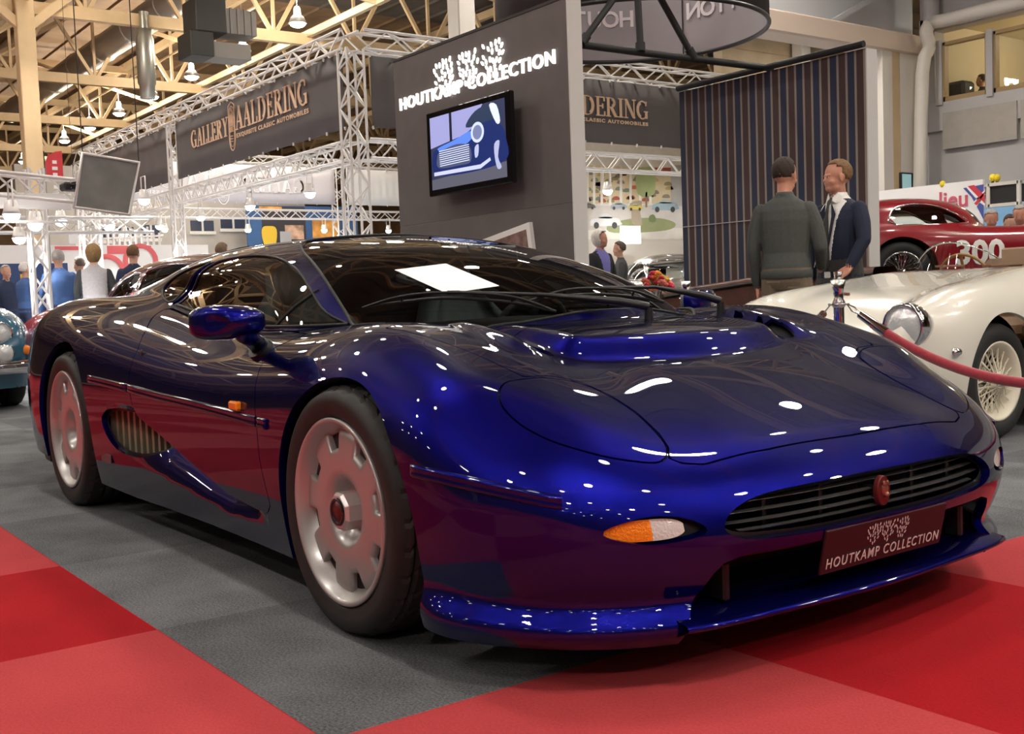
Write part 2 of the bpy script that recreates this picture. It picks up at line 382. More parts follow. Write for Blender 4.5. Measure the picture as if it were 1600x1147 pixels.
class Sheet:
    """a surface mesh that is trimmed step by step by scalar fields"""
    def __init__(self, v, n, f): self.v = v; self.n = n; self.f = [tuple(q) for q in f] if not isinstance(f, np.ndarray) else f
    def clip(self, g):
        s = g(self.v); keep = s > 0
        F = self.f
        if isinstance(F, np.ndarray):
            c = keep[F].sum(1); full = F[c == F.shape[1]]; cross = [tuple(q) for q in F[(c > 0) & (c < F.shape[1])]]; rest = []
        else:
            full = np.zeros((0, 4), int); cross = []; rest = []
            for q in F:
                k = sum(keep[i] for i in q)
                if k == len(q): rest.append(q)
                elif k: cross.append(q)
        V = list(); N = list(); base = len(self.v); cache = {}; out = list(rest)
        for q in cross:
            r = []
            for a, b in zip(q, q[1:]+q[:1]):
                if keep[a]: r.append(a)
                if keep[a] != keep[b]:
                    k = (min(a, b), max(a, b))
                    if k not in cache:
                        t = s[k[0]]/(s[k[0]]-s[k[1]]); t = min(max(t, .001), .999)
                        cache[k] = base+len(V); V.append(self.v[k[0]]+(self.v[k[1]]-self.v[k[0]])*t)
                        m_ = self.n[k[0]]+(self.n[k[1]]-self.n[k[0]])*t; N.append(m_/(np.linalg.norm(m_)+1e-12))
                    r.append(cache[k])
            if len(r) >= 3: out.append(tuple(r))
        v = np.concatenate([self.v, np.array(V).reshape(-1, 3)]); n = np.concatenate([self.n, np.array(N).reshape(-1, 3)])
        f = [tuple(q) for q in full.tolist()]+out
        used = sorted({i for q in f for i in q}); mp = {i: k for k, i in enumerate(used)}
        return Sheet(v[used], n[used], [tuple(mp[i] for i in q) for q in f])
    def build(self, name, m, parent, flange=.012, offset=0.):
        v = self.v+self.n*offset; ne = {}
        for q in self.f:
            for a, b in zip(q, q[1:]+q[:1]):
                k = (a, b)
                if (b, a) in ne: del ne[(b, a)]
                else: ne[k] = 1
        verts = v.tolist(); faces = [tuple(q) for q in self.f]; nb = len(faces)
        if flange:
            top = {}; bot = {}
            for a, b in ne:
                for i in (a, b):
                    if i not in top:
                        top[i] = len(verts); verts.append(v[i].tolist()); bot[i] = len(verts); verts.append((v[i]-self.n[i]*flange).tolist())
                faces.append((b, a, bot[a], bot[b]) if False else (top[b], top[a], bot[a], bot[b]))
        me = bpy.data.meshes.new(name); me.from_pydata(verts, [], faces); me.update()
        me.polygons.foreach_set('use_smooth', [True]*len(faces))
        nn = [tuple(x) for x in self.n]
        me.normals_split_custom_set_from_vertices(nn+[(0, 0, 0)]*(len(verts)-len(nn)))
        return link(name, me, m, parent)
def mirror_poly(half):
    """half outline given with |y| first-to-last away from and back to the axis"""
    return [(a, b) for a, b in half]+[(a, -b) for a, b in half[::-1]]
XY = lambda v: np.stack([v[:, 0], np.abs(v[:, 1])], 1)
XZ = lambda v: v[:, [0, 2]]
YZ = lambda v: np.stack([np.abs(v[:, 1]), v[:, 2]], 1)
# --- outlines (metres)
hood_o = [(.13, -.3), (.13, 0), (.115, .25), (.06, .52), (-.01, .70), (-.02, .787), (.092, .77), (.212, .739), (.302, .714), (.396, .695), (.452, .682),
          (.452, .606), (.485, .54), (.565, .509), (.649, .502), (.739, .516), (.789, .535), (.812, .558), (.83, .54), (.85, .49), (.868, .3), (.875, 0), (.875, -.3)]
lamp_o = crom([(.515, .801), (.475, .755), (.464, .69), (.47, .61), (.505, .545), (.57, .518), (.649, .511), (.739, .525), (.789, .545), (.812, .585), (.793, .642), (.752, .707), (.687, .767), (.622, .798), (.563, .809)], 4, True)
door_o = [(-.50, .775), (-.60, .735), (-.542, .658), (-.501, .597), (-.478, .522), (-.474, .416), (-.445, .314), (-.44, .285), (-.47, .258), (-.56, .256), (-.79, .275),
          (-1.05, .335), (-1.354, .412), (-1.60, .470), (-1.65, .51), (-1.685, .58), (-1.70, .64), (-1.72, .72), (-1.80, .79), (-1.90, .842), (-1.93, .866), (-1.90, .868), (-1.647, .832), (-1.3, .797), (-1.0, .783), (-.7, .781)]
win_o = [(-.47, .800), (-.615, .838), (-.775, .910), (-.96, .978), (-1.17, 1.028), (-1.36, 1.054), (-1.56, 1.064), (-1.76, 1.057), (-1.82, 1.035), (-1.885, .95), (-1.915, .884), (-1.647, .85), (-1.3, .812), (-.95, .797), (-.6, .797)]
qwin_o = [(-1.90, 1.052), (-1.95, 1.0), (-2.0, .93), (-1.99, .897), (-2.05, .902), (-2.2, .93), (-2.31, .957), (-2.30, .985), (-2.15, 1.03), (-2.0, 1.052)]
vent_o = [(-1.835, 1.05), (-1.895, .955), (-1.94, .885), (-1.975, .893), (-1.965, .95), (-1.91, 1.03), (-1.87, 1.06)]
shield_o = [(.015, -.2), (.015, .1), (-.01, .25), (-.07, .40), (-.17, .535), (-.30, .638), (-.36, .668), (-.43, .660), (-.545, .630), (-.724, .590), (-.984, .520), (-1.18, .46), (-1.30, .38), (-1.28, .2), (-1.26, 0), (-1.26, -.2)]
rear_o = [(-1.95, -.2), (-1.95, .30), (-2.0, .36), (-2.9, .26), (-2.95, .2), (-2.95, -.2)]
gr_o = crom([(-.2, .420), (.2, .418), (.381, .412), (.477, .390), (.518, .352), (.47, .323), (.356, .314), (.2, .310), (-.2, .310)], 4)
intake_o = [(-.2, .284), (.35, .288), (.46, .288), (.515, .274), (.535, .25), (.55, .215), (.583, .165), (.60, .135), (.60, .02), (-.2, .02)]
sig_o = crom([(.558, .350), (.60, .337), (.677, .333), (.74, .345), (.773, .363), (.74, .380), (.68, .391), (.62, .386), (.575, .370)], 3, True)
vent1_o = crom([(.10, .512), (.20, .522), (.29, .508), (.305, .47), (.26, .455), (.18, .475)], 3, True)
vent2_o = crom([(-.06, .52), (.02, .526), (.08, .512), (.09, .478), (.05, .468), (-.02, .488)], 3, True)
side_o = crom([(-2.02, .435), (-1.95, .475), (-1.83, .487), (-1.70, .483), (-1.55, .462), (-1.40, .425), (-1.34, .404), (-1.355, .385), (-1.45, .348), (-1.62, .312), (-1.78, .308), (-1.90, .325), (-1.99, .375)], 3, True)
FAx, FAz, FAr, RAx, RAz, RAr = .03, .30, .377, -2.58, .335, .405
def arch(v, cx, cz, r):
    dx = v[:, 0]-cx; dz = np.maximum(v[:, 2]-cz, 0)
    d = np.sqrt(dx*dx+dz*dz)-r
    return np.where(np.abs(v[:, 1]) > .45, d, 1.)
R_hood = lambda v: np.where(v[:, 2] > .35, sdf(hood_o, XY(v)), -1)
R_lamp = lambda v: np.where(v[:, 2] > .38, sdf(lamp_o, XY(v)), -1)
R_door = lambda v: np.where(np.abs(v[:, 1]) > .58, sdf(door_o, XZ(v)), -1)
R_win = lambda v: np.where(np.abs(v[:, 1]) > .30, sdf(win_o, XZ(v)), -1)
R_qwin = lambda v: np.where(np.abs(v[:, 1]) > .30, sdf(qwin_o, XZ(v)), -1)
R_vent = lambda v: np.where(np.abs(v[:, 1]) > .30, sdf(vent_o, XZ(v)), -1)
R_shield = lambda v: np.where(v[:, 2] > .775, sdf(shield_o, XY(v)), -1)
R_rear = lambda v: np.where(v[:, 2] > .93, sdf(rear_o, XY(v)), -1)
R_grille = lambda v: np.where(v[:, 0] > .6, sdf(gr_o, YZ(v)), -1)
R_intake = lambda v: np.where(v[:, 0] > .6, sdf(intake_o, YZ(v)), -1)
R_sig = lambda v: np.where(v[:, 0] > .5, sdf(sig_o, YZ(v)), -1)
R_v1 = lambda v: np.where(v[:, 2] > .6, sdf(vent1_o, XY(v)), -1)
R_v2 = lambda v: np.where(v[:, 2] > .6, sdf(vent2_o, XY(v)), -1)
R_side = lambda v: np.where(np.abs(v[:, 1]) > .55, sdf(side_o, XZ(v)), -1)
A_front = lambda v: arch(v, FAx, FAz, FAr)
A_rear = lambda v: arch(v, RAx, RAz, RAr)
bottom_z = lambda v: v[:, 2]-np.interp(v[:, 0], [-3.9, -3.2, -2.2, -1.8, -.4, .2, .6, 1.1], [.24, .20, .15, .136, .140, .125, .10, .10])
G_low_v, G_low_n = full_grid(F_low)
G_all_v, G_all_n = full_grid(F_all)
GAP = .0035
# --- paint: dark blue metallic under clear lacquer
def paint(name, col, deep, flake=.12):
    m = mat(name, col, rough=.30, metal=.82, coat=1., coat_rough=.012)
    nt = m.node_tree; p = nt.nodes['Principled BSDF']; p.inputs['Specular Tint'].default_value = (.012, .014, .16, 1)
    lw = nt.nodes.new('ShaderNodeLayerWeight'); lw.inputs['Blend'].default_value = .35
    mx = nt.nodes.new('ShaderNodeMix'); mx.data_type = 'RGBA'; mx.inputs[6].default_value = (*col, 1); mx.inputs[7].default_value = (*deep, 1)
    nt.links.new(lw.outputs['Facing'], mx.inputs[0]); nt.links.new(mx.outputs[2], p.inputs['Base Color'])
    tc = nt.nodes.new('ShaderNodeTexCoord'); vo = nt.nodes.new('ShaderNodeTexVoronoi'); vo.inputs['Scale'].default_value = 900
    nt.links.new(tc.outputs['Object'], vo.inputs['Vector'])
    b = nt.nodes.new('ShaderNodeBump'); b.inputs['Strength'].default_value = flake; b.inputs['Distance'].default_value = .002
    nt.links.new(vo.outputs['Distance'], b.inputs['Height']); nt.links.new(b.outputs['Normal'], p.inputs['Normal'])
    return m
BLUE = paint('blue_metallic_paint', (.0042, .0055, .165), (.002, .0018, .028))
BLACK = mat('satin_black_plastic', (.008, .008, .009), rough=.45)
GLOSSB = mat('gloss_black', (.006, .006, .007), rough=.08, coat=.5)
RUBBER = mat('tyre_rubber', (.018, .017, .016), rough=.62, noise=.2, nscale=40)
SEAL = mat('window_seal', (.008, .008, .008), rough=.55, spec=.3)
CHROME = mat('chrome', (.85, .85, .86), rough=.06, metal=1.)
SILVER = mat('wheel_silver', (.46, .45, .44), rough=.32, metal=.55, coat=.3, coat_rough=.1)
GLASS = bpy.data.materials.new('tinted_glass'); GLASS.use_nodes = True
def thin_glass(m, tint, ior=1.5):
    nt = m.node_tree; nt.nodes.clear(); o = nt.nodes.new('ShaderNodeOutputMaterial')
    t = nt.nodes.new('ShaderNodeBsdfTransparent'); t.inputs[0].default_value = (*tint, 1)
    g = nt.nodes.new('ShaderNodeBsdfGlossy'); g.inputs['Roughness'].default_value = .01; g.inputs['Color'].default_value = (1, 1, 1, 1)
    f = nt.nodes.new('ShaderNodeFresnel'); f.inputs['IOR'].default_value = ior
    x = nt.nodes.new('ShaderNodeMixShader'); nt.links.new(f.outputs[0], x.inputs[0]); nt.links.new(t.outputs[0], x.inputs[1]); nt.links.new(g.outputs[0], x.inputs[2])
    nt.links.new(x.outputs[0], o.inputs[0])
thin_glass(GLASS, (.60, .65, .63), 1.55)
CLEAR = bpy.data.materials.new('clear_glass'); CLEAR.use_nodes = True; thin_glass(CLEAR, (.90, .93, .92))

car = thing('sports_car', 'low dark metallic blue supercar standing nose forward at the red carpet edge', 'car')
def holes(sh, names, pad):
    for r in names: sh = sh.clip(lambda v, r=r: -r(v)-pad)
    return sh
body = Sheet(G_low_v, G_low_n, GF).clip(bottom_z)
body = holes(body, [R_hood, R_lamp, R_door], GAP)
body = holes(body, [R_win, R_qwin, R_vent, R_shield, R_rear, R_grille, R_intake, R_sig, R_side, R_v1, R_v2], 0.)
body = body.clip(A_front).clip(A_rear)
body.build('body_shell', BLUE, car, flange=.022)
allg = Sheet(G_all_v, G_all_n, GF)
hood = holes(allg.clip(lambda v: R_hood(v)-GAP*.2), [R_v1, R_v2], 0.)
hood.build('bonnet', BLUE, car)
side = lambda s: (lambda v: s*v[:, 1])
lamps = allg.clip(lambda v: R_lamp(v)-GAP*.2)
doors = allg.clip(lambda v: R_door(v)-GAP*.2)
wins = allg.clip(lambda v: R_win(v)+.004); qw = allg.clip(lambda v: R_qwin(v)+.004); vents = allg.clip(lambda v: R_vent(v)+.003)
door_obs = {}
for s in (-1, 1):
    lamps.clip(side(s)).build('headlamp_cover', BLUE, car)
    d_ = doors.clip(side(s)).build('door', BLUE, car); door_obs[s] = d_
    wins.clip(side(s)).build('door_window', GLASS, d_, flange=0, offset=-.003)
    qw.clip(side(s)).build('quarter_window', GLASS, car, flange=0, offset=-.003)
    vents.clip(side(s)).build('pillar_vent', SEAL, car, flange=0, offset=-.018)
allg.clip(lambda v: R_shield(v)+.004).build('windscreen', GLASS, car, flange=0, offset=-.003)
allg.clip(lambda v: R_rear(v)+.004).build('rear_window', GLASS, car, flange=0, offset=-.003)
# dark lining behind every gap
lin = Sheet(G_low_v-G_low_n*.024, G_low_n, GF).clip(lambda v: v[:, 2]-.15)
lin = holes(lin, [R_win, R_qwin, R_shield, R_rear, R_side, R_grille, R_intake, R_vent], -.012)
lin = lin.clip(lambda v: A_front(v)-.01).clip(lambda v: A_rear(v)-.01).clip(lambda v: .865+.1*(v[:, 0] < -1.6)-v[:, 2]+.3*(v[:, 0] < -2.2)+.0*v[:, 0])
lin.build('inner_lining', BLACK, car, flange=0)
# --- seals and trim that follow an outline on the surface
def on_surface(poly, plane, sgn=-1, F=F_all, closed=False, lift=0.):
    """map a 2-D outline onto the body: plane 'xy' looks down, 'xz' looks in from the side, 'yz' from the front"""
    poly = np.array(poly, float); n = len(poly)
    if plane == 'xy': O = np.stack([poly[:, 0], np.abs(poly[:, 1]), np.full(n, 1.6)], 1); D = np.tile([0, 0, -1.], (n, 1))
    elif plane == 'xz': O = np.stack([poly[:, 0], np.full(n, 1.4), poly[:, 1]], 1); D = np.tile([0, -1., 0], (n, 1))
    else: O = np.stack([np.full(n, 1.5), np.abs(poly[:, 0]), poly[:, 1]], 1); D = np.tile([-1., 0, 0], (n, 1))
    t = np.linspace(0, 1.5, 600); hit = np.zeros(n)
    for i in range(n):
        p = O[i]+D[i]*t[:, None]; v = F(p[:, 0], np.abs(p[:, 1]), p[:, 2]); k = int(np.argmax(v < 0)); a, b = t[max(k-1, 0)], t[k]
        for _ in range(22):
            m_ = .5*(a+b); q = O[i]+D[i]*m_
            if F(q[0:1], np.abs(q[1:2]), q[2:3])[0] < 0: b = m_
            else: a = m_
        hit[i] = a-lift
    P = O+D*hit[:, None]
    if plane == 'xz': P[:, 1] *= -sgn*-1 if False else sgn
    else: P[:, 1] = np.where(poly[:, 1 if plane == 'xy' else 0] < 0, -P[:, 1], P[:, 1])*(1 if sgn is None else sgn)
    return [Vector(p) for p in P]
def dense(p, k=4): return [tuple(q) for q in crom(p, k)]
for s in (-1, 1):
    MB().tube(on_surface(dense(win_o[:9]+[win_o[9]], 4), 'xz', s), .0045, 6).build('window_seal', SEAL, door_obs[s])
    MB().tube(on_surface([win_o[10], *dense(win_o[10:], 3), win_o[0]], 'xz', s), .007, 6).build('belt_trim', SEAL, door_obs[s])
    MB().tube(on_surface(crom(qwin_o, 3, True), 'xz', s), .005, 6, closed=True).build('window_seal', SEAL, car)
    MB().tube(on_surface([(-.745, .913), (-.79, .86), (-.845, .798)], 'xz', s), .006, 6).build('window_divider', SEAL, door_obs[s])
sh = dense(shield_o[1:-1], 4)
loop = on_surface(sh, 'xy', -1)+on_surface(sh[::-1], 'xy', 1)
MB().tube(loop, .006, 6, closed=True).build('windscreen_seal', SEAL, car)
MB().tube(on_surface(dense(rear_o[1:-1], 3), 'xy', -1)+on_surface(dense(rear_o[1:-1], 3)[::-1], 'xy', 1), .006, 6, closed=True).build('window_seal', SEAL, car)
# ---------------------------------------------------------------- running gear, lights, trim and cabin of the blue car
AMBER = mat('amber_lens', (.85, .22, .01), rough=.12, coat=1., bump=.35, bscale=160); CLEARL = mat('clear_lens', (.62, .58, .55), rough=.15, coat=1., bump=.35, bscale=160)
BADGE = mat('badge_red', (.13, .018, .018), rough=.35, metal=.3); DARKMET = mat('dark_metal', (.05, .05, .05), rough=.4, metal=.8)
def ring_wheel(prof, n, c, parent, name, m): return MB().lathe(prof, c, 'y', n).build(name, m, parent)
def make_tyre(R, w, rim, name, parent, m):
    """tyre with cut tread; axis along y, outer sidewall at -w/2"""
    h = w/2; n = 168
    side_ = [(rim-.004, -h+.018), (rim+.004, -h+.006), (rim+.012, -h+.002), (rim+.03, -h-.001), (rim+(R-rim)*.55, -h-.004), (rim+(R-rim)*.78, -h+.004), (R-.012, -h+.018)]
    tr = [(R-.0045, -h+.030)]+[(R-.002*abs(k/6)**2, k/6*(h-.036)) for k in np.linspace(-6, 6, 19)]+[(R-.0045, h-.030)]
    prof = side_+tr+[(r, -y) for r, y in side_[::-1]]
    vs = []; fs = []; k = len(prof)
    for j in range(n):
        a = 2*PI*j/n
        for i, (r, y) in enumerate(prof):
            if 6 <= i < k-6:
                u = abs(y)/h
                if abs(abs(y)-.028) < .008 or abs(abs(y)-.075) < .006: r -= .008
                elif u > .35 and (j+int(u*7)) % 6 < 1: r -= .0045
                elif u <= .35 and (j+int(u*9)+3) % 8 < 1: r -= .0045
            vs.append((r*math.cos(a), y, r*math.sin(a)))
    for j in range(n):
        for i in range(k-1): fs.append((j*k+i, j*k+i+1, ((j+1) % n)*k+i+1, ((j+1) % n)*k+i))
    b = MB(); b.add(vs, fs, True); b.sm = [not (6 <= (q_ % (k-1)) < k-7) for q_ in range(len(fs))]; o = b.build(name, m, parent); return o
def wheel(parent, x, y, R, w, rim, s, front):
    """s=-1: outer face towards -y"""
    e = bpy.data.objects.new('wheel', None); C.objects.link(e); e.parent = parent; e.location = (x, y, R-.004); e.rotation_euler = (0, 0, 0 if s < 0 else PI)
    key = 'F' if front else 'R'
    if key in WCACHE:
        for ch in WCACHE[key].children:
            c = ch.copy(); C.objects.link(c); c.parent = e
        return e
    WCACHE[key] = e; h = w/2
    make_tyre(R, w, rim, 'tyre', e, RUBBER)
    q = rim
    # rim lip and well: profile from the outer flange inwards (y grows inwards)
    MB().lathe([(q-.010, -h+.05), (q-.002, -h+.012), (q+.002, -h+.002), (q-.002, -h-.002), (q-.010, -h-.001), (q-.015, -h+.008), (q-.024, -h+.014), (q-.034, -h+.036), (q-.045, -h+.052), (q-.050, -h+.10), (q-.045, h-.02)], axis='y', n=72).build('rim', SILVER, e)
    MB().lathe([(.0001, -h+.090), (.10, -h+.090), (.105, -h+.043), (q-.036, -h+.043)], axis='y', n=48).build('shadow_plate', BLACK, e)  # black disc stands in for the shade behind the wheel windows
    # disc face with eight windows along its edge
    n = 192; b = MB(); dz = -h+.020; rr = [.040, .054, .062, .070, .078, .086, .098, .112, .130, .150, None, None, None]
    face = [.046, .044, .040, .032, .020, .008, .002, 0., .000, .001]
    def outer(a):
        u = ((a/(2*PI)*8+.18) % 1.)-.5; m_ = sst((.235-abs(u))/.05)
        return float((q-.028)-m_*.052)
    vs = []
    for j in range(n):
        a = 2*PI*j/n; ro = outer(a); r0 = .150
        rads = rr[:10]+[r0+(ro-r0)*.6, ro-.003, ro]; ys = face+[.003, .007, .013]
        rads.append(ro); ys.append(.030)
        for r, yy in zip(rads, ys): vs.append((r*math.cos(a), dz+yy, r*math.sin(a)))
    k = 14; fs = [(j*k+i, j*k+i+1, ((j+1) % n)*k+i+1, ((j+1) % n)*k+i) for j in range(n) for i in range(k-1)]
    b.add(vs, fs, True); b.build('wheel_disc', SILVER, e)
    if front:
        b = MB(); oc = [(.052*math.cos(PI/8+i*PI/4), .052*math.sin(PI/8+i*PI/4)) for i in range(8)]; oc2 = [(x_*.86, y_*.86) for x_, y_ in oc]
        yb, y1, y2 = dz+.05, dz-.008, dz-.016
        vs = [(x_, yb, z_) for x_, z_ in oc]+[(x_, y1, z_) for x_, z_ in oc]+[(x_, y2, z_) for x_, z_ in oc2]
        b.add(vs, [(i, (i+1) % 8, 8+(i+1) % 8, 8+i) for i in range(8)]+[(8+i, 8+(i+1) % 8, 16+(i+1) % 8, 16+i) for i in range(8)]+[tuple(range(16, 24))])
        nut = b.build('hub_nut', mat('nut_alloy', (.62, .61, .60), rough=.25, metal=.5), e)
        MB().lathe([(.0001, y2-.004), (.025, y2-.003), (.027, y2+.002)], axis='y', n=32).build('hub_badge', BADGE, nut)
        MB().lathe([(.027, y2-.001), (.029, y2-.0045), (.036, y2-.0045), (.038, y2+.002)], axis='y', n=32).build('badge_ring', GLOSSB, nut)
    else:
        MB().lathe([(.0001, dz+.030), (.020, dz+.030), (.026, dz+.034), (.030, dz+.046)], axis='y', n=24).build('hub_nut', SILVER, e)
    return e
WCACHE = {}
for s in (-1, 1):
    wheel(car, .0, s*.845, .330, .245, .245, s, True)
    wheel(car, -2.62, s*.800, .350, .33, .262, s, False)
# wheel housings
for cx, cz, r, y0 in ((FAx, FAz, FAr, .60), (RAx, RAz, RAr, .50)):
    for s in (-1, 1):
        b = MB(); n = 28; ang = [PI*i/n for i in range(n+1)]; R_ = r+.030
        ring = [(cx+R_*math.cos(a), cz+R_*math.sin(a)) for a in ang]; ring = [(ring[0][0], .16)]+ring+[(ring[-1][0], .16)]
        yo = [min(.955, float(on_surface([(x, max(z, .2))], 'xz', 1, F_low)[0].y)-.020) for x, z in ring]
        vs = [(x, s*q_, z) for (x, z), q_ in zip(ring, yo)]+[(x, s*y0, z) for x, z in ring]; m_ = len(ring)
        b.add(vs, [(i, i+1, m_+i+1, m_+i) for i in range(m_-1)], True); b.add([(x, s*y0, z) for x, z in ring], [tuple(range(m_))])
        b.build('wheel_housing', BLACK, car)
# underbody
MB().box((-1.5, 0, .19), (3.3, 1.5, .02)).box((.35, 0, .17), (.5, 1.1, .02)).build('underbody', BLACK, car)
# splitter blade
b = MB(); lip = crom([(.80, .80), (.885, .70), (.925, .600), (.945, .50), (.957, .36), (.974, .12), (.977, 0)], 5); lip = lip+[(x, -y) for x, y in lip[-2::-1]]
n = len(lip); vs = []
for x, y in lip:
    k = 1 if abs(y) < .6 else 0
    for dx, z in ((0, .146), (-.006, .152), (-.10, .170), (-.30, .185), (-.30, .11), (-.06, .112), (-.012, .134), (0, .140)):
        sx = 1.0; vs.append((x+dx, y*(1-.12*(-dx)), z))
b.add(vs, [(i*8+j, (i+1)*8+j, (i+1)*8+(j+1) % 8, i*8+(j+1) % 8) for i in range(n-1) for j in range(8) if abs(lip[i][1]) < .622 and abs(lip[i+1][1]) < .622], True)
b.build('front_splitter', BLUE, car)
# intake behind the plate and its two struts
b = MB(); b.box((.70, 0, .23), (.02, 1.2, .17)).box((.80, 0, .295), (.22, 1.08, .012)).build('intake_duct', BLACK, car)
for s in (-1, 1): MB().box((.86, s*.46, .215), (.05, .022, .09), bev=.006).build('intake_strut', BLACK, car)
# grille: horizontal slats set back in the opening
b = MB(); b.box((.80, 0, .365), (.01, 1.10, .16)); b.build('grille_back', BLACK, car)
GR = mat('grille_slat', (.22, .22, .22), rough=.25, metal=.8)
def nose_x(y, z): return float(on_surface([(y, z)], 'yz', 1)[0].x)
for z in (.333, .352, .373, .394):
    hw = .50 if .34 < z < .38 else .455
    pts = [(nose_x(abs(y), z)-.045, y) for y in np.linspace(-hw, hw, 25)]
    b = MB(); vs = []
    for x, y in pts: vs += [(x, y, z+.003), (x+.012, y, z+.0005), (x+.010, y, z-.002), (x-.03, y, z-.008), (x-.03, y, z-.004)]
    b.add(vs, [(i*5+j, (i+1)*5+j, (i+1)*5+(j+1) % 5, i*5+(j+1) % 5) for i in range(24) for j in range(5)]); b.build('grille_slat', GR, car)
for y in (-.36, -.18, .18, .36): MB().bar((nose_x(abs(y), .365)-.062, y, .312), (nose_x(abs(y), .365)-.062, y, .418), .012).build('grille_bar', BLACK, car)
# oval badge on the grille
b = MB(); b.lathe([(.0001, .012), (.7, .011), (.86, .008), (.93, .012), (1., .006), (1., -.004)], (.957, 0, .368), 'x', 36, R=Matrix.Diagonal((1, .023, .037)))
bd = b.build('grille_badge', BADGE, car)
b = MB(); b.sphere((.968, 0, .372), 1, 12, 8, (.008, .013, .020)).sphere((.972, -.007, .387), 1, 8, 6, (.005, .005, .007)).sphere((.972, .007, .387), 1, 8, 6, (.005, .005, .007)).sphere((.974, 0, .360), 1, 8, 6, (.007, .009, .007))
b.build('cat_face', mat('badge_bronze', (.35, .16, .12), rough=.3, metal=.8), bd)
b = MB(); b.bar((.90, 0, .368), (.953, 0, .368), .02); b.build('badge_stay', BLACK, bd)
# number plate with three trees and the lettering
PL = mat('plate_maroon', (.040, .009, .012), rough=.5, spec=.25); PW = mat('plate_lettering', (.62, .52, .50), rough=.4)
ptop = Vector((.984, 0, .308)); pdir = Vector((-.214, 0, -.977)); yv = Vector((0, 1, 0))
pc = ptop+pdir*.0545; PM = plane_m(pc, yv, -pdir)
b = MB(); b.box((0, 0, -.004), (.474, .109, .008), bev=.002); b.v = [tuple(PM @ Vector(p)) for p in b.v]; plate = b.build('number_plate', PL, car)
def tree_logo(b, cx, cy, s, M4, d=.001, seed=1, nl=26):
    r_ = random.Random(seed)
    pts = []
    for i in range(nl):
        for _ in range(30):
            t = r_.uniform(.12, 1); a = r_.uniform(-1, 1); x = a*.50*math.sin(min(1, t*1.25)*PI*.62)*1.0; y = t
            if all((x-q[0])**2+(y-q[1])**2 > .021 for q in pts): pts.append((x, y)); break
    for x, y in pts:
        ang = math.atan2(y+.25, x*1.1)+r_.uniform(-.25, .25); L, W_ = .082*s, .036*s
        o = [(L*math.cos(2*PI*k/8), W_*math.sin(2*PI*k/8)) for k in range(8)]
        b.prism([(cx+x*s+u*math.cos(ang)-v*math.sin(ang), cy+y*s+u*math.sin(ang)+v*math.cos(ang)) for u, v in o], d, M4)
me = text_mesh('HOUTKAMP COLLECTION', .036, .001, 1.2, .0002); W_ = max(v.co.x for v in me.vertices)-min(v.co.x for v in me.vertices); me.transform(PM @ Matrix.Translation((0, -.030, .001)) @ Matrix.Diagonal((.442/W_, 1, 1, 1))); me.materials.clear(); link('plate_text', me, PW, plate)
b = MB()
for i, cx in enumerate((-.055, .0, .055)): tree_logo(b, cx, -.012, .054, PM @ Matrix.Translation((0, 0, .0006)), .0008, 5+i)
b.build('tree_emblem', PW, plate)
MB().box((.95, 0, .255), (.04, .30, .03)).build('plate_bracket', BLACK, plate)
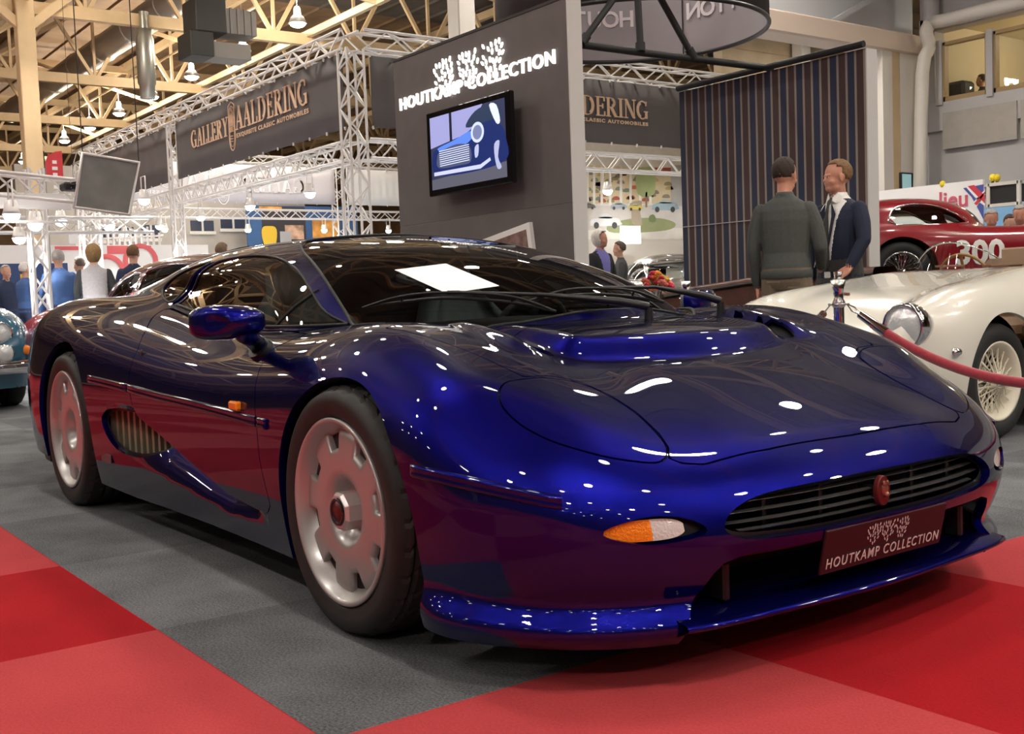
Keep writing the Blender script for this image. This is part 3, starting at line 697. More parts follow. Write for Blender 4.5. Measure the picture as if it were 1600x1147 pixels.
# direction indicators in their recesses
for s in (-1, 1):
    for nm, ya, yb, m in (('indicator_lens', .770, .672, AMBER), ('side_lamp_lens', .672, .603, CLEARL)):
        b = MB(); N = 14; vs = []
        for i in range(N+1):
            y = ya+(yb-ya)*i/N; t = (y-.600)/(.772-.600); hz = .0225*max(.02, 1-abs(2*t-1)**3.2)**(1/2.2)
            for j in range(7):
                z = .362+hz*(j/3-1); vs.append((nose_x(y, z)-.010, s*y, z))
        b.add(vs, [(i*7+j, (i+1)*7+j, (i+1)*7+j+1, i*7+j+1)[::(1 if s > 0 else -1)] for i in range(N) for j in range(6)], True); b.build(nm, m, car)
    cup = []
    b = MB(); vs = []
    for y, z in sig_o: p = on_surface([(y, z)], 'yz', s)[0]; vs.append((p.x-.002, p.y, p.z))
    k = len(vs); c0 = sum(Vector(v).x for v in vs)/k
    vs2 = [(Vector(v).x-.032, v[1]*.985, .362+(v[2]-.362)*.8) for v in vs]
    b.add(vs+vs2, [(i, (i+1) % k, k+(i+1) % k, k+i) for i in range(k)]+[tuple(range(k, 2*k))], True); b.build('indicator_recess', BLUE, car)
    # amber marker on the front wing end of the door and rubbing strips
    p = on_surface([(-.632, .567)], 'xz', s)[0]; MB().box((p.x, p.y+s*.008, p.z), (.062, .022, .030), bev=.006).build('side_marker', AMBER, door_obs[s])
    def strip(pts, nm, par, cap=True):
        q = on_surface(dense(pts, 5), 'xz', s); b = MB(); vs = []; m_ = len(q)
        for i, p in enumerate(q):
            f = .35 if i in (0, m_-1) else 1.
            for dy, dz_ in ((-.004, .017), (.007*f, .015), (.010*f, .010), (.006*f, .004), (.010*f, -.003), (.010*f, -.011), (.006*f, -.015), (-.004, -.017)):
                vs.append((p.x, p.y+s*dy, p.z+dz_))
        b.add(vs, [(i*8+j, (i+1)*8+j, (i+1)*8+j+1, i*8+j+1)[::(-1 if s > 0 else 1)] for i in range(m_-1) for j in range(7)], True)
        b.add(vs[:8], [tuple(range(8))]); b.add(vs[-8:], [tuple(range(8))]); b.build(nm, BLUE, par)
    strip([(-1.70, .572), (-1.35, .556), (-.9, .543), (-.485, .529)], 'rub_strip', door_obs[s])
    strip([(-2.17, .592), (-1.95, .583), (-1.71, .572)], 'rub_strip', car); strip([(-.465, .528), (-.42, .527), (-.40, .526)], 'rub_strip', car)
    q = on_surface(dense([(.41, .480), (.53, .471), (.66, .452), (.765, .428)], 6), 'xz', s); b = MB(); vs = []; m_ = len(q)
    for i, p in enumerate(q):
        t = (q[min(i+1, m_-1)]-q[max(i-1, 0)]).normalized(); nn = t.cross(Vector((0, 0, 1))); nn = nn if nn.y*s > 0 else -nn
        f = .4 if i in (0, m_-1) else 1.
        for d_, dz_ in ((-.006, .016), (.006*f, .014), (.010*f, .009), (.006*f, .003), (.010*f, -.004), (.010*f, -.011), (.005*f, -.014), (-.006, -.016)): vs.append(tuple(p+nn*d_+Vector((0, 0, dz_))))
    b.add(vs, [(i*8+j, (i+1)*8+j, (i+1)*8+j+1, i*8+j+1)[::(-1 if s > 0 else 1)] for i in range(m_-1) for j in range(7)], True); b.add(vs[:8], [tuple(range(8))]); b.add(vs[-8:], [tuple(range(8))])
    b.build('rub_strip', BLUE, car)
    # side intake with upright fins
    fa_, fb_ = Vector((-1.58, s*.790, .398)), Vector((-2.03, s*.925, .398)); fd = (fb_-fa_).normalized(); fn = Vector((-fd.y, fd.x, 0)); fn = fn if fn.y*s < 0 else -fn
    MB().bar(fa_-fd*.08+fn*.03, fb_+fd*.02+fn*.03, .01, .26).build('side_intake_back', BLACK, car)
    for i in range(13):
        c_ = fa_+(fb_-fa_)*i/12; MB().box((c_.x, c_.y, c_.z), (.014, .018, .20), rz=math.atan2(fd.y, fd.x)).build('intake_fin', mat('intake_fin_brown', (.40, .34, .24), rough=.45, metal=.2), car)
    # door lock and small badge on the sill
    p = on_surface([(-1.655, .700)], 'xz', s)[0]; MB().lathe([(.0001, .004), (.012, .004), (.016, .0)], tuple(p), 'y', 20, R=Matrix.Diagonal((1, s, 1.2))).build('door_lock', DARKMET, door_obs[s])
    p = on_surface([(-2.03, .272)], 'xz', s, F=F_low)[0]; MB().box((p.x, p.y+s*.001, p.z), (.13, .004, .036), bev=.001).build('sill_badge', mat('badge_grey', (.10, .10, .11), rough=.35, metal=.6), car)
# hollows behind the bonnet vents
for s in (-1, 1): MB().box((.16, s*.42, .62), (.40, .24, .02)).build('vent_well', BLACK, car)
# mirrors
def superell(n, p=2.6): return [(math.copysign(abs(math.cos(a))**(2/p), math.cos(a)), math.copysign(abs(math.sin(a))**(2/p), math.sin(a))) for a in [2*PI*i/n for i in range(n)]]
GREYP = mat('mirror_rim_grey', (.10, .10, .105), rough=.4)
for s in (-1, 1):
    root = bpy.data.objects.new('door_mirror', None); C.objects.link(root); root.parent = car
    Cn = Vector((-.605, s*.992, .822)); f = Vector((.95, s*.30, 0)).normalized(); l = Vector((-f.y*s, f.x*s, 0)); z = Vector((0, 0, 1))
    out = superell(40, 3.4); vs = []; K = 9
    for k in range(K+1):
        t = k/K; sc = (1-t**2.4)**(1/2.4) if k < K else .02
        for u, v in out:
            tap = 1-.20*max(0, -u); vs.append(Cn+l*u*.112*sc+z*v*.053*sc*tap+f*(.085*t*(1-.25*max(0, u))))
    n = 40; fs = [(k*n+i, k*n+(i+1) % n, (k+1)*n+(i+1) % n, (k+1)*n+i)[::s] for k in range(K) for i in range(n)]+[tuple(range(K*n, K*n+n))[::s]]
    b = MB(); b.add(vs, fs, True); b.build('mirror_housing', BLUE, root)
    vs = [Cn+l*u*.112+z*v*.053*(1-.20*max(0, -u)) for u, v in out]+[Cn-f*.016+l*u*.109+z*v*.051*(1-.20*max(0, -u)) for u, v in out]+[Cn-f*.014+l*u*.100+z*v*.044*(1-.2*max(0, -u)) for u, v in out]
    b = MB(); b.add(vs, [(k*n+i, (k+1)*n+i, (k+1)*n+(i+1) % n, k*n+(i+1) % n)[::s] for k in range(2) for i in range(n)], True); b.build('mirror_rim', GREYP, root)
    b = MB(); b.add(vs[2*n:], [tuple(range(n))[::-s]]); b.build('mirror_glass', CHROME, root)
    p0 = on_surface([(-.665, .725)], 'xz', s)[0]
    b = MB(); q = [p0-Vector((0, s*.01, .01)), p0+Vector((.012, s*.022, .030)), Cn+Vector((.03, -s*.045, -.035)), Cn+Vector((.03, -s*.02, -.01))]
    b.tube(crom(q, 5), [.036, .034, .031, .029, .028, .028, .028, .029, .030, .032, .034, .035, .034, .03, .025, .02], 14); b.build('mirror_arm', BLUE, root)
    b = MB(); b.tube([p0-Vector((0, s*.015, .012)), p0+Vector((.006, s*.012, .014))], [.044, .039], 16); b.build('mirror_base', BLACK, root)
# wipers on the screen
def shield_pts(px, lift): 
    r = []
    for x, y in px:
        p = cast(x, y, F_green); e = 1e-3
        while p is None: y += 1.5; p = cast(x, y, F_green)
        g = np.array([F_green(p[0:1]+e, np.abs(p[1:2]), p[2:3])[0]-F_green(p[0:1]-e, np.abs(p[1:2]), p[2:3])[0],
                      (F_green(p[0:1], np.abs(p[1:2])+e, p[2:3])[0]-F_green(p[0:1], np.abs(p[1:2])-e, p[2:3])[0])*np.sign(p[1]),
                      F_green(p[0:1], np.abs(p[1:2]), p[2:3]+e)[0]-F_green(p[0:1], np.abs(p[1:2]), p[2:3]-e)[0]])
        r.append(Vector(p+g/np.linalg.norm(g)*lift))
    return r
for piv, arm, bl in ((cast(1014, 499), [(1012, 487), (930, 480), (844, 474), (720, 470)], [(569, 486), (630, 477), (701, 471), (800, 478), (868, 492)]),
                     (cast(1126, 488), [(1122, 479), (1085, 471), (1017, 461), (935, 463)], [(822, 477), (880, 468), (934, 465), (985, 469), (1033, 477)])):
    w_ = bpy.data.objects.new('wiper', None); C.objects.link(w_); w_.parent = car
    a = shield_pts(arm, .030); bl_ = shield_pts(bl, .012); P0 = Vector(piv)
    MB().tube([P0-Vector((0, 0, .02)), P0+Vector((0, 0, .035))], [.016, .012], 12).build('pivot', BLACK, w_)
    head = P0+Vector((0, 0, .038)); q = [head, head*.72+a[2]*.28+Vector((0, 0, .006)), head*.45+a[2]*.55+Vector((0, 0, .004)), a[2], a[3]]
    MB().tube([q[0], q[1], q[2], q[3], q[4]], [.013, .013, .010, .006, .005], 8).build('arm', BLACK, w_)
    MB().tube(crom(bl_, 5), .0055, 6).build('blade', BLACK, w_)
    up = shield_pts(bl, .032); m_ = [bl_[0], up[1], up[2], up[3], bl_[4]]
    MB().tube(crom(m_, 5), .0045, 6).tube([bl_[1], up[1]], .004, 6).tube([bl_[3], up[3]], .004, 6).tube([up[2], a[3]], .007, 6).build('bridge', BLACK, w_)
# sheet of paper on the inside of the screen
c4 = [cast(x, y, F_green) for x, y in ((617, 424), (697, 414.5), (780, 449), (699, 461))]; b = MB(); vs = []; N = 8
for i in range(N+1):
    for j in range(N+1):
        u, v = i/N, j/N; px = (617*(1-u)+699*u)*(1-v)+(697*(1-u)+780*u)*v; py = (424*(1-u)+461*u)*(1-v)+(414.5*(1-u)+449*u)*v
        vs.append(shield_pts([(px, py)], .006)[0])
vs2 = [v-Vector((0, 0, .0012)) for v in vs]; M_ = (N+1)**2
b.add(vs+vs2, [(i*(N+1)+j, i*(N+1)+j+1, (i+1)*(N+1)+j+1, (i+1)*(N+1)+j) for i in range(N) for j in range(N)]+[(M_+i*(N+1)+j, M_+(i+1)*(N+1)+j, M_+(i+1)*(N+1)+j+1, M_+i*(N+1)+j+1) for i in range(N) for j in range(N)], True)
tag(b.build('paper_sheet', mat('white_paper', (.93, .93, .92), rough=.8)), 'white information sheet lying on the blue car windscreen above the wipers', 'paper')
# cabin
LEATHER = mat('dark_leather', (.10, .115, .12), rough=.5, noise=.15, nscale=25); DASH = mat('dashboard_black', (.018, .018, .018), rough=.7)
b = MB(); pr = [(.0, .70), (-.03, .772), (-.25, .795), (-.50, .80), (-.56, .785), (-.60, .72), (-.66, .60), (-.60, .45), (-.1, .40)]
ys = np.linspace(-.70, .70, 15); vs = []
for y in ys:
    for x, z in pr: vs.append((x-.62*y*y*(1 if x > -.2 else .45), y*(1 if z < .6 else .93), z-.02*abs(y)))
k = len(pr); b.add(vs, [(i*k+j, (i+1)*k+j, (i+1)*k+j+1, i*k+j+1) for i in range(14) for j in range(k-1)], True); b.build('dashboard', DASH, car)
b = MB(); b.box((-1.2, 0, .22), (1.9, 1.34, .03)).box((-2.12, 0, .55), (.03, 1.30, .72)).box((-2.14, 0, .98), (.03, .86, .18)).box((-1.15, 0, .42), (1.0, .24, .36), bev=.03); b.build('cabin_floor', DASH, car)
sw = Vector((-.90, .36, .70)); Rm = Matrix.Rotation(math.radians(-68), 3, 'Y')
b = MB(); b.tube([sw+Rm @ Vector((.178*math.cos(a), .178*math.sin(a), 0)) for a in [2*PI*i/40 for i in range(40)]], .015, 8, closed=True)
for a in (.3, PI-.3, -PI/2): b.bar(sw, sw+Rm @ Vector((.17*math.cos(a+PI/2), .17*math.sin(a+PI/2), 0)), .03, .012)
b.lathe([(.001, .02), (.05, .015), (.055, -.02)], sw, 'z', 20, R=Rm); b.bar(sw, (-.62, .36, .58), .05); b.build('steering_wheel', DASH, car)
for s in (-1, 1):
    st = bpy.data.objects.new('seat', None); C.objects.link(st); st.parent = car; st.location = (0, s*.36, 0)
    b = MB(); vs = []
    prof = [(-.62, .34, .22), (-.66, .40, .24), (-.85, .40, .25), (-1.1, .37, .25), (-1.20, .38, .25), (-1.28, .48, .25), (-1.36, .62, .25), (-1.43, .76, .23), (-1.47, .86, .18), (-1.50, .92, .13), (-1.53, .99, .12), (-1.56, 1.0, .10)]
    for x, z, hw in prof:
        for v in np.linspace(-1, 1, 11): vs.append((x+(.055 if .3 < z and x < -1.15 else 0)*abs(v)**3, v*hw, z+(.05 if x > -1.2 else 0)*abs(v)**3))
    b.add(vs, [(i*11+j, (i+1)*11+j, (i+1)*11+j+1, i*11+j+1) for i in range(len(prof)-1) for j in range(10)], True)
    o = b.build('seat_shell', LEATHER, st); md = o.modifiers.new('thick', 'SOLIDIFY'); md.thickness = .09; md.offset = -1
MB().box((-.62, 0, 1.02), (.02, .22, .06), bev=.01, rz=0).build('rear_view_mirror', BLACK, car)
# tail: dark light band, exhausts
b = MB()
for y in np.linspace(-.62, .62, 21):
    x = -3.0-.88*(1-(abs(y)/.99)**2.5)**(1/2.5); b.box((x-.004, y, .66), (.02, .062, .12), bev=.004)
b.build('tail_light_band', mat('smoked_lens', (.03, .006, .006), rough=.15, coat=1.), car)
for s in (-1, 1): MB().lathe([(.045, .1), (.05, -.05), (.042, -.05), (.038, .1)], (-3.78, s*.14, .28), 'x', 20).build('exhaust_pipe', CHROME, car)
# ---------------------------------------------------------------- the hall: roof, far walls, columns, office block
WOOD = mat('roof_timber', (.26, .165, .090), rough=.7, noise=.25, nscale=1.2); DECK = mat('roof_deck', (.125, .105, .085), rough=.7, noise=.2, nscale=1.5); BEAM = mat('cream_steel', (.62, .46, .27), rough=.55, noise=.06, nscale=3)
PLANK = mat('pale_boarding', (.55, .43, .29), rough=.7, noise=.12, nscale=2); WHITEP = mat('white_paint', (.72, .68, .62), rough=.55); GREYW = mat('light_grey_panel', (.46, .45, .45), rough=.6, noise=.04, nscale=2)
DGREY = mat('dark_grey_board', (.115, .100, .098), rough=.55, noise=.08, nscale=6); TRUSSM = mat('aluminium_truss', (.80, .77, .75), rough=.35, metal=.3); DUCTM = mat('galvanised_duct', (.40, .36, .31), rough=.45, metal=.5)
def struct(o): return tag(o, kind='structure')
b = MB()
b.box((-48, 12, 11.0), (32, 64, .2))
for k in range(64): b.box((-48, -19.5+k, 10.86), (32, .05, .08))
struct(b.build('ceiling', WOOD)); b = MB(); b.box((-2, 12, 11.0), (60, 64, .2))
for k in range(64): b.box((-2, -19.5+k, 10.86), (60, .05, .08))
struct(b.build('ceiling', DECK))
b = MB(); b.box((-63, 12, 5.5), (.3, 64, 11))
for k in range(28): b.box((-62.8, 12, 6.2+k*.17), (.05, 64, .02))
struct(b.build('wall_far', WOOD))
HW = mat('hall_wall_brown', (.15, .115, .09), rough=.7, noise=.15, nscale=1.5)
struct(MB().box((12, -19.7, 5.5), (30, .2, 11)).build('wall_near', HW)); struct(MB().box((-18, 43.5, 5.5), (92, .3, 11)).build('wall_side', PLANK))
struct(MB().box((-34, -19.7, 5.5), (60, .2, 11)).build('wall_near', HW))
struct(MB().box((27.8, 12, 5.5), (.2, 64, 11)).build('wall_entrance', HW))
def roof_truss(x, z=8.2, label=''):
    t = thing('roof_truss', label, 'roof truss', (x, 0, z), 0, 'cream roof trusses')
    b = MB(); b.bar((0, -19, 0), (0, 42, 0), .22, .30).bar((0, -19, 2.1), (0, 42, 2.1), .20, .25); b.build('chord', BEAM, t)
    b = MB()
    for k in range(24):
        y = -19+k*2.5; b.bar((0, y, 0), (0, y+1.25, 2.1), .10).bar((0, y+1.25, 2.1), (0, y+2.5, 0), .10).bar((0, y, 0), (0, y, 2.1), .08)
    b.build('web', BEAM, t); return t
for x in (-58, -50, -42, -34, -26, -18, -10, -2, 6, 14): roof_truss(x, label='cream lattice roof truss spanning the hall')
b = MB()
for y in (-12, -4, 4.5, 12, 20, 28, 36): b.bar((-62, y, 10.4), (27, y, 10.4), .18, .25).bar((-62, y, 8.35), (27, y, 8.35), .14, .18)
struct(b.build('beam', BEAM))
b = MB()
for x in (-62+8*k for k in range(0, 9)):
    for y in (-4, 4.5, 12, 20): b.bar((x, y, 8.3), (x+4, y+3.7, 10.4), .12).bar((x+8, y, 8.3), (x+4, y-3.7, 10.4), .12)
struct(b.build('beam', BEAM))
pc_ = U(45, 150, y=4.5); MB_ = MB().box((pc_.x, 4.5, 4.2), (.40, .40, 8.4), bev=.02).bar((pc_.x, 4.5, 7.6), (pc_.x, 2.2, 9.6), .2).bar((pc_.x, 4.5, 7.6), (pc_.x, 6.8, 9.6), .2)
struct(MB_.build('column', BEAM))
pc_ = U(721, 30, x=-13.9); struct(MB().box((-13.9, pc_.y, 4.9), (.36, .36, 9.8), bev=.02).build('column', WHITEP))
# ventilation: round duct, hanging heater, dark air handler
def duct(y, z, x0, x1, r, label):
    t = thing('ventilation_duct', label, 'duct', (0, y, z)); b = MB(); b.tube([(x0, 0, 0), (x1, 0, 0)], r, 20); b.build('duct_pipe', DUCTM, t)
    for k in range(int((x1-x0)/3)): MB().lathe([(r, -.04), (r+.03, -.03), (r+.03, .03), (r, .04)], (x0+1.5+k*3, 0, 0), 'x', 20).build('duct_joint', DUCTM, t)
    return t
p = U(185, 60, x=-33); duct(p.y, p.z, -48, -20, .42, 'round ventilation duct running under the roof above the left column')
p = U(228, 100, y=7.4); t = thing('hanging_heater', 'tall silver cylinder unit hanging from the roof beside the lamp row', 'heater', (p.x, p.y, p.z)); k = 1735/math.sqrt((p.x-2.58)**2+(p.y+2.27)**2)
h = 100/k/1.0; r = 13/k
HEAT = mat('zinc', (.42, .42, .38), rough=.35, metal=.7)
MB().lathe([(.001, h*.5), (r*.8, h*.5), (r*.8, h*.42), (r, h*.36), (r, -h*.28), (r*.85, -h*.32), (r*.85, -h*.5), (.001, -h*.5)], n=24).build('casing', HEAT, t)
MB().lathe([(r*.55, h*.5), (r*.55, h*.75)], n=16).build('flue', HEAT, t)
p = U(330, 52, x=-24); t = thing('air_handler', 'black boxy air handling unit with ribbed grey duct under the roof', 'ventilation', (p.x, p.y, p.z), scale=.74)
BK = mat('matt_black', (.02, .02, .02), rough=.6); DG2 = mat('ribbed_duct', (.16, .15, .14), rough=.5)
MB().box((0, -.2, .45), (1.2, 1.05, 1.1), bev=.03).box((0, -.55, -.5), (1.2, .8, .8), bev=.03).build('unit', BK, t)
b = MB().box((0, .75, .35), (1.0, 1.3, .8)); 
for k in range(5): b.box((.52, .25+k*.25, .35), (.05, .08, .84))
b.box((0, .35, -.62), (1.0, 1.6, .5)); b.build('duct', DG2, t)
# roof lamp row along the aisle has a thin track
tag(MB().bar((-60, 10.6, 9.0), (12, 10.6, 9.0), .05).build('lamp_track', BEAM), 'thin lamp track above the far row of roof lamps', 'track')
# office block at the right: panels, upper windows, beam, posts, rain pipe
YB = 16.; XL = U(1440, 200, y=YB).x
def bz(px, py): return U(px, py, y=YB)
zt, zs, zp, zb = bz(1475, 68).z, bz(1475, 160).z, bz(1470, 235).z, bz(1450, 302).z
b = MB(); x1 = XL+12
b.box(((XL+x1)/2, YB+.15, (zs-.45+zb)/2), (x1-XL, .3, zs-.45-zb)).box(((XL+x1)/2, YB+.15, zt+1.9), (x1-XL, .3, 3.3)).box((XL+.13, YB+.15, (zt+zs)/2), (.30, .3, zt-zs+1)).box(((XL+x1)/2, YB+.12, zs-.25), (x1-XL, .36, .5))
b.box(((XL+x1)/2, YB+.3, zb/2), (x1-XL, .2, zb))
struct(b.build('wall_office', GREYW))
b = MB()
for k in range(6):
    xk = XL+.45+k*1.45; b.box((xk+.72, YB-.06, (zs-.20+zp)/2), (1.38, .06, zs-.20-zp))
struct(b.build('trim_1', mat('warm_grey_panel', (.40, .37, .33), rough=.6, noise=.05, nscale=8)))
WP = U(1552, 110, y=YB).x-U(1473, 110, y=YB).x; W0 = U(1473, 110, y=YB).x-.02
fr = MB(); wf = mat('window_frame_wood', (.36, .25, .12), rough=.5)
for k in range(6):
    xk = W0+k*WP
    for a, c_ in (((xk+.07, YB, (zt+zs)/2), (.06, .12, zt-zs)), ((xk+WP-.07, YB, (zt+zs)/2), (.06, .12, zt-zs)), ((xk+WP/2, YB, zs+.04), (WP, .12, .08)), ((xk+WP/2, YB, zt-.02), (WP, .12, .06))): fr.box(a, c_)
struct(fr.build('window_1', wf))
b = MB()
for k in range(6): xk = W0+k*WP; b.quad((xk, YB+.05, zs), (xk+WP, YB+.05, zs), (xk+WP, YB+.05, zt), (xk, YB+.05, zt))
o = b.build('window_2', CLEAR); struct(o)
b = MB()
for k in range(7): b.box((W0+k*WP, YB-.02, (zt+zs)/2), (.12, .16, zt-zs+.1))
struct(b.build('trim_2', GREYW))
# the lit office room behind the glass
OFF = mat('office_wall', (.62, .54, .38), rough=.7)
struct(MB().box(((XL+x1)/2, YB+4.2, (zs+zt)/2), (x1-XL, .1, zt-zs+1.4)).build('wall_room', OFF)); struct(MB().box((XL-.0, YB+2.2, (zs+zt)/2), (.1, 4, zt-zs+1.4)).build('wall_room', OFF)); struct(MB().box(((XL+x1)/2, YB+2.2, zt+.55), (x1-XL, 4, .1)).build('ceiling', OFF)); struct(MB().box(((XL+x1)/2, YB+2.2, zs-.9), (x1-XL, 4, .1)).build('floor', OFF))
b = MB(); 
for k in (.9, 2.3, 3.4, 4.6): b.box((XL+k, YB+3.9, (zs+zt)/2), (.14, .12, zt-zs+1.2))
struct(b.build('trim_3', mat('office_post', (.20, .17, .13), rough=.6)))
for k in (1.2, 3.6, 6):
    t = thing('office_lamp', 'round lit ceiling lamp inside the upper office', 'lamp', (U(1507, 114, y=YB+2.2).x+k-1.2, YB+2.2, zt+.42), 0, 'office ceiling lamps'); MB().lathe([(.001, -.06), (.22, -.06), (.25, 0), (.001, 0)], n=24).build('lamp_shade', mat('warm_lamp', (1, .95, .8), emit=(1, .9, .7), estr=8), t)
    L = bpy.data.lights.new('office_light', 'POINT'); L.energy = 60; L.color = (1, .86, .62); L.shadow_soft_size = .2; lo = bpy.data.objects.new('office_light', L); C.objects.link(lo); lo.location = (0, 0, -.15); lo.parent = t
p = U(1494, 146, y=YB+.9); MBx = MB().box((0, 0, -.02), (.55, .4, .42), bev=.05).box((0, .05, -.5), (1.4, .6, .06)).box((0, .2, -.75), (.08, .08, .5)); o = MBx.build('office_monitor', BK, None, (p.x, p.y, p.z)); tag(o, 'dark screen on a desk behind the upper office window', 'monitor')
# grey panel and beam left of the office block, posts under it
XBm = XL
pts = [U(x, y, x=XBm) for x, y in ((1198, 30), (1440, 76))]
zb0 = (pts[0].z+pts[1].z)/2-.02
b = MB(); b.box((XBm-.1, (pts[0].y-3+YB)/2, zb0+.0), (.5, YB-pts[0].y+3, .36), bev=.03); struct(b.build('beam', mat('pinkish_cream', (.66, .54, .45), rough=.55)))
b = MB(); b.box((XBm-.35, (pts[0].y-3+YB)/2, zb0+1.8), (.12, YB-pts[0].y+3.4, 3.2)).bar(U(1298, 35, x=XBm-.2), U(1358, 0, x=XBm-.2), .08).bar(U(1298, 35, x=XBm-.2), U(1300, 50, x=XBm-.2), .1); struct(b.build('trim_4', mat('pale_blue_grey', (.58, .60, .62), rough=.6)))
for xa, xb, m in ((1372, 1387, WHITEP), (1387, 1398, BEAM), (1399, 1429, WHITEP), (1429, 1440, GREYW)):
    a, c_ = U(xa, 200, x=XBm), U(xb, 200, x=XBm); struct(MB().box((XBm-.05, (a.y+c_.y)/2, zb0/2), (.3+.02*(xa % 3), c_.y-a.y, zb0-.1)).build('column', m))
a = U(1415, 285, x=XBm+.12); t = thing('wall_screen', 'teal lit screen on the white post beside the rain pipe', 'screen', a); MB().box((0, 0, 0), (.08, .36, .34), bev=.01).build('housing', BK, t)
MB().box((.045, -.03, 0), (.01, .26, .28)).build('screen', mat('teal_glow', (.1, .2, .2), emit=(.35, .55, .55), estr=.6), t)
pp = [U(x, y, x=XBm+.35) for x, y in ((1437, 320), (1441, 115), (1452, 75), (1447, 50), (1455, 35))]; pq = [U(x, y, y=YB-.35) for x, y in ((1475, 32), (1530, 18), (1600, 2), (1680, -18))]
t = thing('rain_pipe', 'cream drain pipe climbing the corner of the office block', 'pipe', (0, 0, 0)); MB().tube(crom(pp, 3)+pq, .115, 12).build('pipe_run', WHITEP, t)
b = MB(); q0 = U(1455, 0, x=XBm+.35); b.tube([q0+Vector((0, 0, 2)), U(1455, 40, x=XBm+.35)], .14, 12); b.build('pipe_riser', GREYW, t)
# boarded wall far behind the striped stand wall
b = MB(); b.box((-17, 25, 4.9), (.3, 12.4, 9.8))
for k in range(22): b.box((-16.84, 25, .3+k*.44), (.04, 12.4, .03))
struct(b.build('wall_boarded', PLANK))
a = U(1252, 90, x=-16.6); struct(MB().box((-16.6, a.y, 4.9), (.32, .34, 9.8)).build('column', WHITEP))
# ---------------------------------------------------------------- trusses, banners and stand walls
def truss_mb(a, b_, w=.29, step=.30, r=.024, rl=.011, up=None):
    a, b_ = Vector(a), Vector(b_); t = (b_-a).normalized(); u = Vector((0, 0, 1)) if abs(t.z) < .9 else Vector((1, 0, 0)); n = t.cross(u).normalized(); u = n.cross(t)
    m = MB(); L = (b_-a).length; k = max(1, int(round(L/step))); c = [n*sx*w/2+u*sy*w/2 for sx, sy in ((-1, -1), (1, -1), (1, 1), (-1, 1))]
    for q in c: m.tube([a+q, b_+q], r, 6)
    for i in range(k):
        p0, p1 = a+t*L*i/k, a+t*L*(i+1)/k
        for j in range(4):
            q, s_ = c[j], c[(j+1) % 4]; e = (i+j) % 2
            m.bar(p0+(q if e else s_), p1+(s_ if e else q), rl*2)
    return m
def truss(label, a, b_, group='aluminium stand trusses', **k):
    o = truss_mb(a, b_, **k).build('lighting_truss', TRUSSM); return tag(o, label, 'truss', group)
X0, X1, Y0 = -27.6, -12.7, 6.07; Y1 = 16.2
truss('long top truss over the grey banner with the crest', (X0, Y0, 4.87), (X1, Y0, 4.87), step=.42)
truss('top truss running behind the dark stand wall from the corner tower', (X1, Y0+.16, 4.87), (X1, Y1, 4.87), step=.42)
truss('corner tower truss right of the crest banner', (X1, Y0, 0), (X1, Y0, 4.72))
truss('slim tower truss between the two grey banners', (-20.55, Y0, 0), (-20.55, Y0, 4.72), w=.2)
truss('tower truss at the left end of the grey banners', (X0, Y0, 0), (X0, Y0, 4.72))
truss('lower truss below the grey banners', (X0+.2, Y0+.1, 3.22), (X1-.16, Y0+.1, 3.22))
truss('lower side truss right of the corner tower', (X1, Y0+.2, 3.22), (X1, Y1, 3.22))
truss('back truss under the pale reversed banner', (X0, Y0+.2, 3.5), (X0, Y1+3, 3.5), w=.25)
truss('back tower truss beside the pale reversed banner', (X0, 13.62, 0), (X0, 13.62, 5.0), w=.35)
truss('back truss above the pale reversed banner', (X0, Y0+.2, 5.05), (X0, Y1+3, 5.05), w=.2)
BAN = mat('banner_fabric', (.105, .092, .092), rough=.75, noise=.05, nscale=2.5); GOLD = mat('banner_gold', (.72, .50, .34), rough=.6); LILAC = mat('pale_banner', (.66, .63, .67), rough=.8, noise=.03); WLET = mat('pale_lettering', (.95, .93, .95), rough=.8)
def banner(name, label, x0, x1, y, z0, z1, m=BAN, axis='x', group='stand banners'):
    t = thing(name, label, 'banner', ((x0+x1)/2, y, z0) if axis == 'x' else (y, (x0+x1)/2, z0), 0, group)
    h = z1-z0; n = 40; vs = []; w_ = x1-x0
    for i in range(n+1):
        u = -w_/2+w_*i/n; d = .006*math.sin(i*1.7)
        for z in (0, h*.33, h*.66, h): vs.append((u, d+.004*math.sin(z*9), z) if axis == 'x' else (d, u, z))
    b = MB(); b.add(vs, [(i*4+j, (i+1)*4+j, (i+1)*4+j+1, i*4+j+1) for i in range(n) for j in range(3)], True); o = b.build('cloth', m, t)
    md = o.modifiers.new('thick', 'SOLIDIFY'); md.thickness = .004
    k = int(w_/.6); cm = MB().box((0, -.012, 0) if axis == 'x' else (.012, 0, 0), (.03, .02, .05)).mesh('clip')
    for i in range(k+1):
        for z in (0., h): u = -w_/2+w_*i/k; link('clip', cm, TRUSSM, t, (u, 0, z) if axis == 'x' else (0, u, z))
    return t
